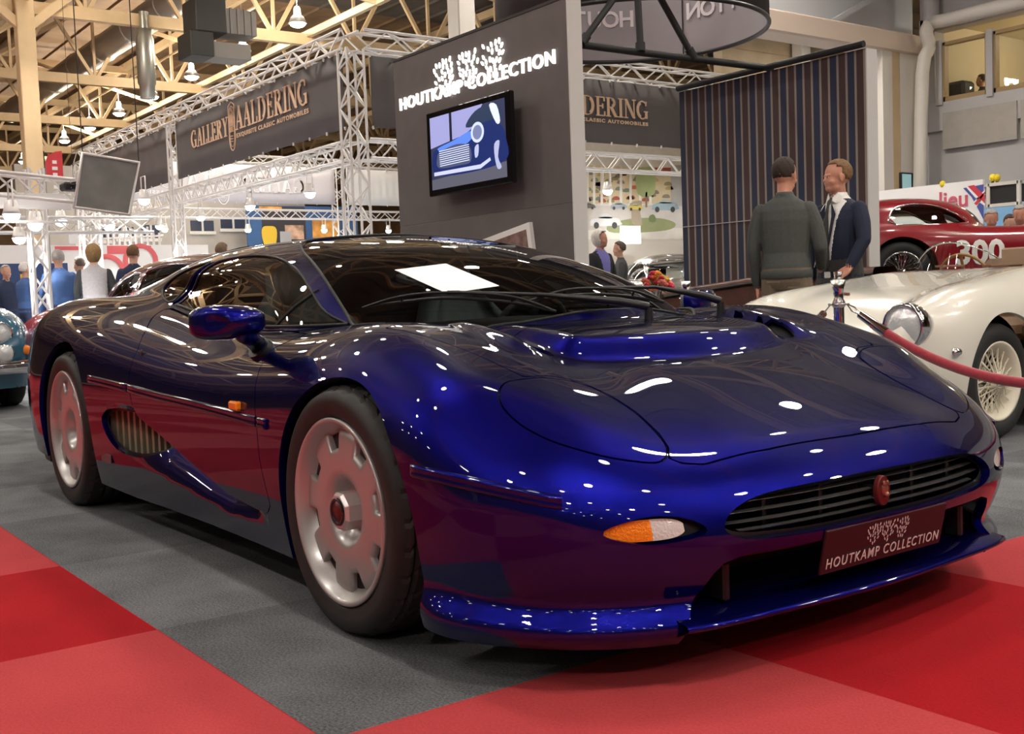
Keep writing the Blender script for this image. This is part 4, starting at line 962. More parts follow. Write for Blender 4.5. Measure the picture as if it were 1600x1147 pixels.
# serif lettering from strokes: thick stems, thin arms, bracketed feet
TH, TN = .17, .055
def arc(cx, cy, rx, ry, a0, a1, n=14): return [(cx+rx*math.cos(math.radians(a0+(a1-a0)*i/n)), cy+ry*math.sin(math.radians(a0+(a1-a0)*i/n))) for i in range(n+1)]
def foot(x, y, w=.34): return ([(x-w/2, y), (x+w/2, y)], TN)
SER = {
 'L': (.62, [([(.17, 0), (.17, 1)], TH), foot(.17, .975), ([(.02, .027), (.60, .027)], TN), ([(.585, .02), (.60, .26)], TN*1.3)]),
 'I': (.36, [([(.18, 0), (.18, 1)], TH), foot(.18, .975), foot(.18, .027)]),
 'E': (.66, [([(.17, 0), (.17, 1)], TH), foot(.17, .975), ([(.02, .027), (.62, .027)], TN), ([(.02, .973), (.60, .973)], TN), ([(.17, .52), (.48, .52)], TN), ([(.605, .02), (.62, .25)], TN*1.3), ([(.585, .98), (.60, .77)], TN*1.3), ([(.48, .40), (.48, .64)], TN)]),
 'A': (.78, [([(.10, 0), (.39, 1)], TN), ([(.40, 1), (.66, 0)], TH), ([(.17, .33), (.58, .33)], TN), foot(.10, .027, .26), foot(.66, .027, .34)]),
 'Y': (.74, [([(.10, 1), (.36, .48)], TH), ([(.64, 1), (.38, .48)], TN), ([(.37, 0), (.37, .50)], TH), foot(.37, .027), foot(.10, .975, .3), foot(.64, .975, .24)]),
 'N': (.84, [([(.13, 0), (.13, 1)], TN), ([(.13, 1), (.70, .03)], TH), ([(.71, 0), (.71, 1)], TN), foot(.13, .027, .26), foot(.12, .975, .2), foot(.71, .975, .26)]),
 'D': (.84, [([(.17, 0), (.17, 1)], TH), ([(.02, .973), (.36, .973)]+arc(.36, .5, .38, .473, 90, -90)+[(.02, .027)], TN), (arc(.36, .5, .36, .42, 60, -60), TH)]),
 'R': (.80, [([(.17, 0), (.17, 1)], TH), foot(.17, .027), ([(.02, .973), (.34, .973)]+arc(.34, .735, .26, .238, 90, -90)+[(.17, .497)], TN), (arc(.34, .735, .24, .20, 60, -60, 8), TH*.9), ([(.36, .50), (.66, .03)], TH*.95), foot(.70, .027, .22)]),
 'G': (.84, [(arc(.42, .5, .35, .465, 50, 320, 22), TN*1.4), (arc(.40, .5, .33, .40, 115, 245, 12), TH), ([(.69, .05), (.69, .42)], TH*.9), ([(.52, .42), (.80, .42)], TN), ([(.66, .72), (.68, .96)], TN*1.3)]),
}
def serif_mb(s, M4, h, depth=.01, track=.06, flip=False):
    b = MB(); x = 0
    for ch in s:
        if ch == ' ': x += .35; continue
        w_, st = SER[ch]
        for si, (pts, th) in enumerate(st):
            sk_ = 0
            for (ax, ay), (bx, by) in zip(pts[:-1], pts[1:]):
                L = math.hypot(bx-ax, by-ay)+1e-9; nx, ny = -(by-ay)/L*th/2, (bx-ax)/L*th/2
                if len(pts) > 2: ex, ey = (bx-ax)/L*th*.15, (by-ay)/L*th*.15
                else: ex = ey = 0
                q = [(x+ax-ex+nx, ay-ey+ny), (x+ax-ex-nx, ay-ey-ny), (x+bx+ex-nx, by+ey-ny), (x+bx+ex+nx, by+ey+ny)]
                if len(pts) == 2 and abs(bx-ax) > 1e-6 and abs(by-ay) > .5: q = [(x+ax+th/2/abs((by-ay)/L), ay), (x+ax-th/2/abs((by-ay)/L), ay), (x+bx-th/2/abs((by-ay)/L), by), (x+bx+th/2/abs((by-ay)/L), by)]
                sk_ += 1; b.prism([(u*h, v*h) for u, v in q], depth+.0022*si+.0007*(sk_ % 3), M4)
        x += w_+track
    return b, x*h
def crest(b, M4, s, d=.008):
    """tall shield outline with a gabled house front inside"""
    lc = [0]
    def line(p, th):
        lc[0] += 1
        for (ax, ay), (bx, by) in zip(p[:-1], p[1:]):
            L = math.hypot(bx-ax, by-ay)+1e-9; nx, ny = -(by-ay)/L*th/2, (bx-ax)/L*th/2
            b.prism([((ax+nx)*s, (ay+ny)*s), ((ax-nx)*s, (ay-ny)*s), ((bx-nx)*s, (by-ny)*s), ((bx+nx)*s, (by+ny)*s)], d+.0018*lc[0]+.0006*((ax*37+ay*91) % 1), M4)
    line([(-.17, .48), (-.17, -.22)]+arc(0, -.22, .17, .30, 180, 360, 12)+[(.17, .48), (0, .56), (-.17, .48)], .022)
    line([(-.13, .40), (-.13, -.20)]+arc(0, -.20, .13, .24, 180, 360, 10)+[(.13, .40), (0, .47), (-.13, .40)], .008)
    for y in (.30, .20, .10, 0, -.10): line([(-.12, y), (.12, y)], .012)
    for x in (-.07, 0, .07): line([(x, .28), (x, .02)], .014)
    line([(-.12, .28), (0, .42), (.12, .28)], .016); line([(-.05, -.10), (-.05, 0)], .012); line([(.05, -.10), (.05, 0)], .012)
    for k in (-.2, -.26, -.32): line([(-.05, k), (.05, k)], .012)
def gallery_sign(t, M4, h, m, parent=None):
    b, w1 = serif_mb('GALLERY', M4 @ Matrix.Translation((0, 0, 0)), h); gap = .62*h
    M2 = M4 @ Matrix.Translation((w1+gap*1.55, .14*h, 0)); b2, w2 = serif_mb('AALDERING', M2, h*1.22); b.add(b2.v, b2.f)
    crest(b, M4 @ Matrix.Translation((w1+gap*.72, .38*h, 0)), h*2.35)
    b.build('sign_lettering', m, t)
    me = text_mesh('EXQUISITE CLASSIC AUTOMOBILES', h*.30, .006, 1.25, .004, 'LEFT'); W_ = max(v.co.x for v in me.vertices); me.transform(M2 @ Matrix.Translation((0, -.30*h, 0)) @ Matrix.Diagonal((w2/W_*.99, 1, 1, 1))); me.materials.clear(); link('sign_subtitle', me, m, t)
    return w1+gap*1.55+w2
t = banner('fabric_banner', 'dark grey banner with gold crest and serif lettering below the top truss', -20.32, -12.92, Y0-.02, 3.56, 4.72)
p0, p1 = U(299, 231, y=Y0-.05), U(488, 180, y=Y0-.05)
inv = t.matrix_world.inverted() if False else Matrix.Translation(-t.location)
hh = (p1.x-p0.x)/15.4
gallery_sign(t, inv @ plane_m((p0.x, Y0-.035, p0.z-.02), (1, 0, 0), (0, 0, 1)), hh, GOLD)
banner('fabric_banner', 'plain dark grey banner left of the crest banner', X0+.1, -20.75, Y0-.02, 3.56, 4.72)
banner('fabric_banner', 'short dark banner between corner tower and dark stand wall', Y0+.32, 9.3, X1+.02, 3.56, 4.66, axis='y')
t = banner('fabric_banner', 'dark banner with gold lettering between dark wall and striped wall', 9.45, 14.4, X1+.02, 3.56, 4.68, axis='y')
q1 = U(1020, 180, x=X1+.05); inv = Matrix.Translation(-t.location); h2 = (U(1020, 160, x=X1).z-U(1020, 189, x=X1).z)/1.22
tw = h2*15.4
gallery_sign(t, inv @ plane_m((X1+.045, q1.y-tw+.0, U(1020, 189, x=X1).z-.14*h2), (0, 1, 0), (0, 0, 1)), h2, GOLD)
t = banner('fabric_banner', 'pale lilac banner with reversed lettering at the back of the stand', 6.5, 13.4, X0+.14, 3.80, 4.88, m=LILAC, axis='y', group='pale back banners')
q = U(475, 292, x=X0+.16); hg = .42
gallery_sign(t, Matrix.Translation(-t.location) @ plane_m((X0+.17, q.y, q.z-.2), (0, -1, 0), (0, 0, 1)) , hg, WLET)
banner('fabric_banner', 'plain white banner at the back between tower and dark wall', 13.85, 16.5, X0+.14, 3.80, 4.88, m=mat('white_cloth', (.9, .9, .9), rough=.8), axis='y', group='pale back banners')
# lamps clipped to the trusses
SPOTL = mat('spot_lens', (1, 1, 1), emit=(1, .97, .92), estr=60.)
def truss_lamp(loc, label, first=[None], energy=4200):
    if first[0] is None:
        t = thing('spot_lamp', label, 'lamp', loc, 0, 'spot lamps on the trusses'); MB().lathe([(.001, .16), (.06, .155), (.085, .04), (.10, 0), (.09, 0), (.07, .05), (.001, .06)], n=16).build('lamp_can', TRUSSM, t)
        MB().sphere((0, 0, -.01), .085, 16, 10, (1, 1, .9)).build('lens', SPOTL, t); MB().tube([(-.10, 0, .08), (-.10, 0, .36), (.10, 0, .36), (.10, 0, .08)], .01, 5).build('yoke', TRUSSM, t); first[0] = t
    else: t = copy_tree(first[0]); t.location = loc; t['label'] = label
    L = bpy.data.lights.new('spot_light', 'SPOT'); L.energy = energy; L.spot_size = math.radians(140); L.spot_blend = .7; L.shadow_soft_size = .12; o = bpy.data.objects.new('spot_light', L); C.objects.link(o); o.parent = t; o.location = (0, 0, -.02)
for x in (-14.5, -17, -19.5, -22, -24.5, -26.6): truss_lamp((x, Y0+.1, 2.72), 'bright spot lamp under the lower truss of the grey banners')
for y in (8.2, 10.6, 13.0, 15.2): truss_lamp((X0+.1, y, 3.05), 'bright spot lamp under the truss of the pale reversed banner')
for y in (8.6, 11.2, 13.8): truss_lamp((X1, y, 2.72), 'bright spot lamp under the truss behind the dark wall')
# dark display wall with lit lettering, television and framed print
YW = 2.78; wa, wb = U(614, 95, y=YW), U(884, 0, y=YW); xa, xb = wa.x, wb.x; ztop = (wa.z+wb.z)/2; yend = U(912, 200, x=xb).y
wall = thing('display_wall', 'dark brown-grey stand wall with lit white lettering and trees', 'stand wall', ((xa+xb)/2, YW, 0)); ox = (xa+xb)/2
zs_ = (U(625, 352, y=YW).z+U(890, 320, y=YW).z)/2
b = MB(); b.box((0, (yend-YW)/2, (zs_-.003)/2), (xb-xa, yend-YW, zs_-.003)).box((0, (yend-YW)/2, (zs_+.003+ztop)/2), (xb-xa, yend-YW, ztop-zs_-.003)); b.build('panel', DGREY, wall)
b = MB(); b.box((xb-ox+.006, (yend-YW)/2, ztop/2), (.012, yend-YW, ztop)); b.build('end_panel', mat('pale_end_panel', (.62, .60, .58), rough=.5), wall)
MB().box((0, (yend-YW)/2, zs_), (xb-xa-.01, yend-YW-.01, .008)).build('joint_strip', mat('joint_grey', (.45, .43, .42), rough=.5), wall)
MB().box((0, .02, ztop+.01), (xb-xa, .05, .02)).tube([(-(xb-xa)/2, .1, ztop+.03), ((xb-xa)/2, .1, ztop+.03)], .025, 8).build('top_rail', BK, wall)
LIT = mat('lit_lettering', (1, .98, .95), emit=(1, .96, .90), estr=1.7)
l0, l1 = U(627, 160, y=YW), U(869, 96, y=YW); WM = plane_m(((l0.x+l1.x)/2-ox, -.012, (l0.z+l1.z)/2), (1, 0, 0), (0, 0, 1))
me = text_mesh('HOUTKAMP COLLECTION', .145, .018, 1.16, .0015); W_ = max(v.co.x for v in me.vertices)-min(v.co.x for v in me.vertices); me.transform(WM @ Matrix.Diagonal(((l1.x-l0.x)/W_, .98, 1, 1))); me.materials.clear(); link('lit_lettering', me, LIT, wall)
b = MB()
for i, px in enumerate((697, 735, 774)):
    c_ = U(px, [142, 131, 117][i], y=YW); tree_logo(b, c_.x-ox, 0, .29, Matrix(((1, 0, 0, 0), (0, 0, -1, -.012), (0, 1, 0, c_.z-.05), (0, 0, 0, 1))), .012, 5+i, 32)
b.build('lit_trees', LIT, wall)
# television
c0 = [U(x, y, y=YW-.13) for x, y in ((661, 180), (793, 140), (803, 287), (675, 305))]
tx0 = (c0[0].x+c0[3].x)/2; tx1 = (c0[1].x+c0[2].x)/2; tz0 = (c0[2].z+c0[3].z)/2; tz1 = (c0[0].z+c0[1].z)/2
tv = thing('television', 'wall television showing a blue classic car, under the lit lettering', 'television', ((tx0+tx1)/2, YW-.13, (tz0+tz1)/2)); w_, h_ = tx1-tx0, tz1-tz0
MB().box((0, .025, 0), (w_, .05, h_), bev=.008).box((0, .085, 0), (w_*.5, .08, h_*.5)).build('casing', GLOSSB, tv)
def scr(col, e=1.): return mat('screen_%02d%02d%02d' % tuple(int(c*99) for c in col), tuple(c*.2 for c in col), rough=.2, emit=col, estr=e)
sw_, sh_ = w_*.90, h_*.86
def poly(par, name, pts, m, lay): 
    b = MB(); b.add([(u*sw_/2, -.001-.0006*lay, v*sh_/2) for u, v in pts], [tuple(range(len(pts)))]); return b.build(name, m, par)
scn = poly(tv, 'screen', [(-1, -1), (1, -1), (1, 1), (-1, 1)], scr((.04, .045, .10), 1.), 1)
poly(scn, 'picture', [(-1, .15), (.1, .35), (.45, 1), (-1, 1)], scr((.33, .33, .62), 1.2), 2); poly(scn, 'picture', [(-.45, .2), (-.38, .2), (-.38, 1), (-.45, 1)], scr((.02, .02, .04)), 3)
poly(scn, 'picture', [(-1, -.72), (1, -.60), (1, -1), (-1, -1)], scr((.12, .12, .16)), 2)
poly(scn, 'picture', crom([(-.95, -.05), (-.75, .15), (-.35, .25), (.1, .40), (.35, .62), (.62, .60), (.92, .30), (1, .0), (1, -.55), (.2, -.70), (-.85, -.60)], 4, True), scr((.015, .03, .15), 1.), 3)
poly(scn, 'picture', crom([(-.80, .12), (-.35, .24), (.1, .38), (.2, .25), (-.05, .05), (-.6, .0)], 4, True), scr((.10, .22, .75), 1.3), 4)
poly(scn, 'picture', crom([(.0, .50), (.25, .86), (.68, .92), (.95, .60), (.55, .52)], 4, True), scr((.03, .05, .10)), 4); poly(scn, 'picture', crom([(.62, .92), (.80, .88), (.88, .45), (.78, .42)], 3, True), scr((.7, .75, .9), 1.2), 5)
poly(scn, 'picture', crom([(-.82, -.12), (-.72, .02), (-.25, .12), (.08, -.02), (.10, -.42), (-.2, -.46), (-.78, -.42)], 4, True), scr((.09, .10, .20)), 5)
for k in range(8): v = .03-.058*k; poly(scn, 'picture', [(-.76+.02*k*.2, v-.012), (.07, v-.005), (.07, v+.018), (-.76, v+.012)], scr((.62, .68, .90), 1.3), 6)
cc = [(.30+.17*math.cos(a), .30+.27*math.sin(a)) for a in [2*PI*i/24 for i in range(24)]]; poly(scn, 'picture', cc, scr((.55, .62, .92), 1.3), 6); poly(scn, 'picture', [(.30+(u-.30)*.7, .30+(v-.30)*.7) for u, v in cc], scr((.22, .25, .45), 1.), 7)
poly(scn, 'picture', [(-.92, -.52), (.35, -.55), (.6, -.42), (.62, -.50), (.35, -.66), (-.92, -.62)], scr((.60, .64, .85), 1.1), 7)
poly(scn, 'picture', crom([(.72, -.1), (.85, -.05), (.80, -.45), (.88, -.72), (.78, -.75), (.72, -.45)], 3, True), scr((.50, .54, .80)), 7); poly(scn, 'picture', crom([(.22, -.08), (.32, -.02), (.30, -.3), (.22, -.34)], 3, True), scr((.55, .6, .85)), 7)
# framed print low on the wall, leaning upwards to the right
fa, fb = U(752, 376, y=YW-.02), U(829, 347, y=YW-.02); fr_ = thing('framed_print', 'white framed brown print tilted on the dark stand wall', 'picture', (fb.x, YW-.02, fb.z)); dx = Vector((fa.x-fb.x, 0, fa.z-fb.z)).normalized(); dz_ = Vector((dx.z, 0, -dx.x)); dz_ = -dz_ if dz_.z > 0 else dz_
def fp(u, v, d): q = dx*u+dz_*v; return (q.x, d, q.z)
for nm, u0, u1, v0, v1, d0, d1, m in (('frame', 0, .80, 0, .62, -.015, .018, mat('white_frame', (.85, .83, .80), rough=.5)), ('print', .045, .755, .045, .575, -.018, -.014, mat('brown_print', (.22, .13, .11), rough=.6, noise=.5, nscale=12))):
    b = MB(); vs = [fp(u, v, d) for d in (d0, d1) for u, v in ((u0, v0), (u1, v0), (u1, v1), (u0, v1))]; b.add(vs, [(0, 1, 2, 3), (7, 6, 5, 4), (0, 4, 5, 1), (1, 5, 6, 2), (2, 6, 7, 3), (3, 7, 4, 0)]); b.build(nm, m, fr_)
# striped wall
YS = 6.0; sa, sb = U(1061, 143, y=YS), U(1352, 77, y=YS); zt_ = (sa.z+sb.z)/2; xs0, xs1 = sa.x, sb.x; ye = U(1370, 200, x=xs1).y
sw2 = thing('striped_wall', 'tall stand wall with navy, brown and beige vertical stripes', 'stand wall', ((xs0+xs1)/2, YS, 0)); hw = (xs1-xs0)/2
NAVY = mat('stripe_navy', (.022, .028, .060), rough=.7); BROWN = mat('stripe_brown', (.060, .032, .030), rough=.7); BEIGE = mat('stripe_beige', (.27, .22, .20), rough=.7)
MB().box((0, (ye-YS)/2+.02, zt_/2), (hw*2, ye-YS-.02, zt_)).build('wall_core', BROWN, sw2); MB().box((hw+.006, (ye-YS)/2, zt_/2), (.012, ye-YS, zt_)).build('end_panel', MATS['pale_end_panel'], sw2)
n = 24; P = 2*hw/n; b1, b2, b3 = MB(), MB(), MB()
for k in range(n):
    x = -hw+k*P; (b1 if k % 2 == 0 else b2).box((x+P*.38, .01, zt_/2), (P*.76, .02, zt_)); b3.box((x+P*.88, .01, zt_/2), (P*.24, .021, zt_))
b1.build('navy_cloth', NAVY, sw2); b2.build('brown_cloth', BROWN, sw2); b3.build('beige_cloth', BEIGE, sw2)
MB().box((0, -.003, 1.515), (hw*2, .006, .008)).build('joint_strip', MATS['joint_grey'], sw2)
MB().tube([(-hw, -.02, zt_+.035), (hw, -.02, zt_+.035)], .03, 8).build('top_rail', BK, sw2)
# black tube frame between the walls and the fabric ring above
tb = thing('tube_frame', 'black tube frame spanning from the dark wall to the striped wall', 'frame', (0, 0, 0)); a_ = Vector((-4.75, yend-.1, ztop+.05)); e_ = U(1206, 108, y=YS)+Vector((0, 0, .03))
a_ = U(903, 70, y=yend-.05); a_ = Vector((a_.x, a_.y, e_.z)); MB().tube([U(880, 66, z=e_.z), U(985, 80, z=e_.z), U(1206, 107, z=e_.z)], .032, 10).build('main_tube', BK, tb)
def onl(px): 
    return U(px, 68+(px-905)*.13, z=e_.z)
ZR = e_.z+.55
b = MB()
for p_, q_ in (((908, 62), (965, -10)), ((1001, 80), (996, -10)), ((1084, 92), (1028, -10))):
    lo = onl(p_[0]); vx, vy = q_; hi_ = U(vx, vy, x=lo.x-.05 if p_[0] > 1000 else lo.x); b.tube([lo, hi_], .03, 8); b.tube([lo, lo*.85+hi_*.15], .042, 8)
b.build('brace', BK, tb)

# fabric ring banner with lettering that reads from outside
RC, RR, RZ = Vector((-5.62, 5.33, 0)), 1.322, 3.40
rg = thing('ring_banner', 'round grey fabric hoop hanging high above the stand, lettering seen reversed inside', 'banner', (RC.x, RC.y, RZ))
RINGM = mat('ring_fabric', (.40, .37, .39), rough=.85, noise=.04, nscale=2); RLET = mat('ring_lettering', (.88, .82, .84), rough=.8)
MB().lathe([(RR, 0), (RR, .5), (RR, 1.0)], n=96).build('inner_fabric', RINGM, rg); MB().lathe([(RR, 1.0), (RR+.006, 1.0), (RR+.006, 0), (RR, 0)], n=96).build('outer_fabric', mat('ring_outer', (.06, .055, .055), rough=.8), rg)
MB().tube([(RR*math.cos(a), RR*math.sin(a), 0) for a in [2*PI*i/96 for i in range(96)]], .022, 8, closed=True).build('lower_rim', mat('rim_black', (.03, .03, .03), rough=.4), rg)
MB().tube([(RR*math.cos(a), RR*math.sin(a), 1.0) for a in [2*PI*i/96 for i in range(96)]], .022, 8, closed=True).build('upper_rim', MATS['rim_black'], rg)
def cyl(px, py):
    o, d = cam_ray(px, py); ox, oy = o[0]-RC.x, o[1]-RC.y; A = d[0]**2+d[1]**2; B = ox*d[0]+oy*d[1]; t = (-B+math.sqrt(B*B-A*(ox*ox+oy*oy-RR*RR)))/A; p = o+d*t
    return math.atan2(p[1]-RC.y, p[0]-RC.x), p[2]
aN, zN = cyl(1084, 18); aH, zH = cyl(979, 38)
def ring_letters(s, a0, step, z, size, name):
    for i, ch in enumerate(s):
        if ch == ' ': continue
        a = a0+step*i; o = ((RR-.012)*math.cos(a), (RR-.012)*math.sin(a), z-RZ)
        text(name, ch, plane_m(o, (-math.sin(a), math.cos(a), 0), (0, 0, 1)), size, RLET, rg, .006, 1, .006)
ring_letters('HOUTKAMP', aH, .135, zN, .24, 'letter'); ring_letters('NOITCELLOC', aN, -.135, zN, .24, 'letter')
for k in range(4):
    a = aN+.10+k*PI/2; MB().tube([(RR*.996*math.cos(a), RR*.996*math.sin(a), 0), (RR*.996*math.cos(a), RR*.996*math.sin(a), 1.0)], .008, 6).build('seam', MATS['rim_black'], rg)
for k in range(3):
    a = k*2*PI/3; MB().tube([(RR*math.cos(a), RR*math.sin(a), 1.0), (0, 0, 5.5)], .006, 5).build('hanging_wire', TRUSSM, rg)
# printed mural of a showroom with classic cars
XM = -21.5; m0, m1 = U(905, 300, x=XM).y, U(1075, 300, x=XM).y; mz1, mz0 = U(985, 222, x=XM).z, U(985, 372, x=XM).z
mu = thing('photo_mural', 'large lit photo wall of cars parked outside a glazed showroom', 'mural', (XM, (m0+m1)/2, 0)); mw = (m1-m0)+1.6
MB().box((-.06, 0, mz1/2+.1), (.1, mw, mz1+.2)).build('board', WHITEP, mu)
def mp(px, py): q = U(px, py, x=XM); return (q.y-(m0+m1)/2, q.z)
def mpoly(name, pts, col, lay, e=0.): 
    b = MB(); q = [mp(*p) for p in pts]; b.add([(.002+.002*lay, y, z) for y, z in q], [tuple(range(len(q)))]); m = mat('mural_%d_%d_%d' % tuple(int(255*c) for c in col), col, rough=.6, noise=.06, nscale=3); return b.build(name, m, mu)
pr_ = mpoly('print', [(903, 222), (1078, 230), (1078, 374), (903, 374)], (.80, .76, .68), 0)
mpoly('print', [(903, 258), (1050, 262), (1050, 318), (903, 318)], (.72, .60, .38), 1)
for k, px in enumerate((918, 928, 940, 953, 970, 985, 1000, 1016)): mpoly('print', [(px-2, 258), (px+2, 258), (px+2, 320), (px-2, 320)], (.90, .86, .78), 3)
rr_ = random.Random(4)
for k in range(46):
    px, py = rr_.uniform(906, 1046), rr_.uniform(268, 314); c = rr_.choice([(.45, .12, .08), (.35, .30, .16), (.30, .24, .20), (.55, .42, .20), (.60, .16, .10), (.24, .28, .22)]); mpoly('print', crom([(px-6, py), (px-3, py-3), (px+3, py-3.4), (px+6, py), (px+5, py+2.4), (px-5, py+2.4)], 2, True), c, 2)
mpoly('print', [(1048, 258), (1078, 258), (1078, 322), (1048, 322)], (.50, .50, .47), 2); mpoly('print', [(1022, 262), (1048, 262), (1048, 272), (1022, 275)], (.45, .12, .08), 4)
mpoly('print', [(903, 322), (1078, 320), (1078, 356), (903, 360)], (.66, .62, .57), 1)
mpoly('print', crom([(950, 352), (985, 342), (1030, 341), (1055, 349), (1040, 360), (960, 364)], 4, True), (.33, .36, .18), 2)
mpoly('print', crom([(994, 265), (1004, 262), (1022, 262), (1024, 285), (1020, 305), (996, 303)], 4, True), (.44, .52, .24), 5); mpoly('print', [(1008, 300), (1011, 300), (1011, 324), (1008, 324)], (.3, .22, .14), 5)
mpoly('print', crom([(988, 350), (986, 330), (984, 318), (1002, 314), (1000, 332), (1003, 352)], 3, True), (.46, .38, .28), 4); mpoly('print', crom([(1014, 346), (1014, 338), (1020, 335), (1024, 340), (1023, 347)], 3, True), (.20, .26, .12), 5)
def mcar(px, py, s, col, lay):
    mpoly('print', crom([(px-22*s, py+4*s), (px-20*s, py-3*s), (px-8*s, py-6*s), (px+2*s, py-7*s), (px+18*s, py-5*s), (px+23*s, py), (px+22*s, py+6*s), (px-18*s, py+7*s)], 3, True), col, lay)
    mpoly('print', crom([(px-9*s, py-5*s), (px-4*s, py-11*s), (px+5*s, py-11*s), (px+11*s, py-5*s)], 3, True), tuple(min(1, c*.55+.25) for c in col), lay)
    for d in (-13, 14): mpoly('print', [(px+d*s+4*s*math.cos(2*PI*i/12), py+6*s+5*s*math.sin(2*PI*i/12)) for i in range(12)], (.08, .08, .08), lay+1)
mcar(945, 346, 1.05, (.80, .80, .80), 6); mcar(1038, 322, .9, (.36, .48, .53), 6); mcar(966, 322, .55, (.42, .47, .52), 6); mcar(918, 322, .5, (.20, .18, .16), 6); mcar(992, 324, .5, (.72, .60, .15), 6)
MB().box((.30, .2, .80), (.5, mw-.5, 1.5)).build('counter_panel', mat('tan_panel', (.52, .40, .27), rough=.6), mu); MB().box((.32, .2, 1.40), (.52, mw-.6, .28)).build('counter_stripe', mat('violet_panel', (.16, .13, .30), rough=.6), mu)
a = U(985, 367, x=XM+.58); MB().box((a.x-XM, a.y-(m0+m1)/2, a.z), (.04, .75, .50)).build('lit_sign', mat('white_sign', (1, 1, 1), emit=(1, 1, .95), estr=2), mu)
for x, y in ((XM+2.5, m0+.8), (XM+2.5, m1-.6)): truss_lamp((x, y, mz1+.25), 'bright spot lamp in front of the photo wall', energy=1300)
truss('pale truss crossing in front of the photo wall', (XM+2.4, m0-2, mz1-.05), (XM+2.4, m1+2, mz1-.05), w=.34)
# white stand on the far left: tower, fascia, back wall, signs
WH = mat('white_board', (.88, .86, .85), rough=.6)
truss('truss above the white fascia on the far left', U(-60, 283, x=-11.0)+Vector((0, 0, 0)), U(112, 300, x=-11.0), w=.26)
a, c_ = U(-60, 300, x=-11.), U(112, 327, x=-11.); t = thing('stand_fascia', 'white lit fascia board below the far left truss', 'fascia', (-11., (a.y+c_.y)/2, (a.z+c_.z)/2)); MB().box((0, 0, 0), (.06, c_.y-a.y, (a.z-c_.z)*1.05), bev=.005).build('board', WH, t); MB().box((.04, 0, -.24), (.04, c_.y-a.y, .03)).build('lower_edge', TRUSSM, t)
p = U(65, 460, x=-14); truss('white tower truss beside the visitors on the far left', (p.x, p.y, 0), (p.x, p.y, 2.9), w=.20, rl=.014)
p = U(138, 330, x=-16); truss('truss tower behind the tilted hanging screen', (p.x, p.y, 0), (p.x, p.y, 2.8), w=.26)
truss('low truss joining the far left towers', U(-40, 352, x=-15.), U(236, 352, x=-15.), w=.22)
for px, py, x in ((18, 335, -10.6), (55, 350, -12), (95, 345, -15.5), (225, 312, -15), (30, 372, -14), (170, 352, -15.1)): p = U(px, py, x=x); truss_lamp(p, 'glaring white spot lamp on the far left stand', energy=500)
xw = -24; a, c_ = U(-30, 360, x=xw), U(262, 400, x=xw); t = thing('stand_back_wall', 'white back wall behind the visitors on the left, red band along its top', 'stand wall', (xw, (a.y+c_.y)/2, 0)); wz = U(150, 383, x=xw).z
MB().box((0, 0, wz/2), (.1, c_.y-a.y+2, wz)).build('board', WH, t); RB = mat('red_band', (.65, .12, .13), rough=.6)
for px0, px1, py0, py1 in ((86, 128, 385, 391), (168, 200, 384, 397), (228, 236, 384, 390)): q0, q1 = U(px0, py1, x=xw+.06), U(px1, py0, x=xw+.06); MB().box((.06, (q0.y+q1.y)/2-t.location.y, (q0.z+q1.z)/2), (.02, q1.y-q0.y, q1.z-q0.z)).build('red_band', RB, t)
for px, py in ((168, 425), (220, 408)): 
    q = U(px, py, x=xw+.07); MB().lathe([(.30, 0), (.36, .01), (.42, 0)], (.07, q.y-t.location.y, q.z), 'x', 24).build('wheel_print', RB, t)
b = MB(); 
for k in range(12): q = U(150+9*k, 372, x=xw-.3); b.tube([(q.x, q.y, 0), (q.x, q.y, U(150, 362 if k % 3 else 352, x=xw).z)], .03, 6)
q0, q1 = U(145, 374, x=xw-.3), U(255, 368, x=xw-.3); b.tube([q0, q1], .03, 6).tube([q0-Vector((0, 0, .25)), q1-Vector((0, 0, .25))], .03, 6); tag(b.build('guard_rail', TRUSSM), 'pale guard rail above the white back wall on the left', 'railing')
q = U(120, 371, x=-19); t = thing('hanging_sign', 'small white sign hanging between the left towers', 'sign', q); MB().box((0, 0, 0), (.03, .30, .24), bev=.004).build('board', WH, t); MB().tube([(0, -.12, .12), (0, 0, .25), (0, .12, .12)], .005, 5).tube([(0, 0, .25), (0, 0, 6.5)], .004, 4).build('wire', BK, t)
q = U(25, 440, x=-20); t = thing('blue_board', 'dark blue board behind the leftmost visitors', 'board', (q.x, q.y, 0)); bz_ = U(25, 412, x=-20).z; MB().box((0, 0, bz_/2), (.06, 1.9, bz_)).build('panel', mat('board_blue', (.03, .06, .17), rough=.5), t); MB().box((.035, .2, bz_-.3), (.01, .25, .2)).build('sticker', mat('yellow_sticker', (.8, .5, .05), rough=.5), t)
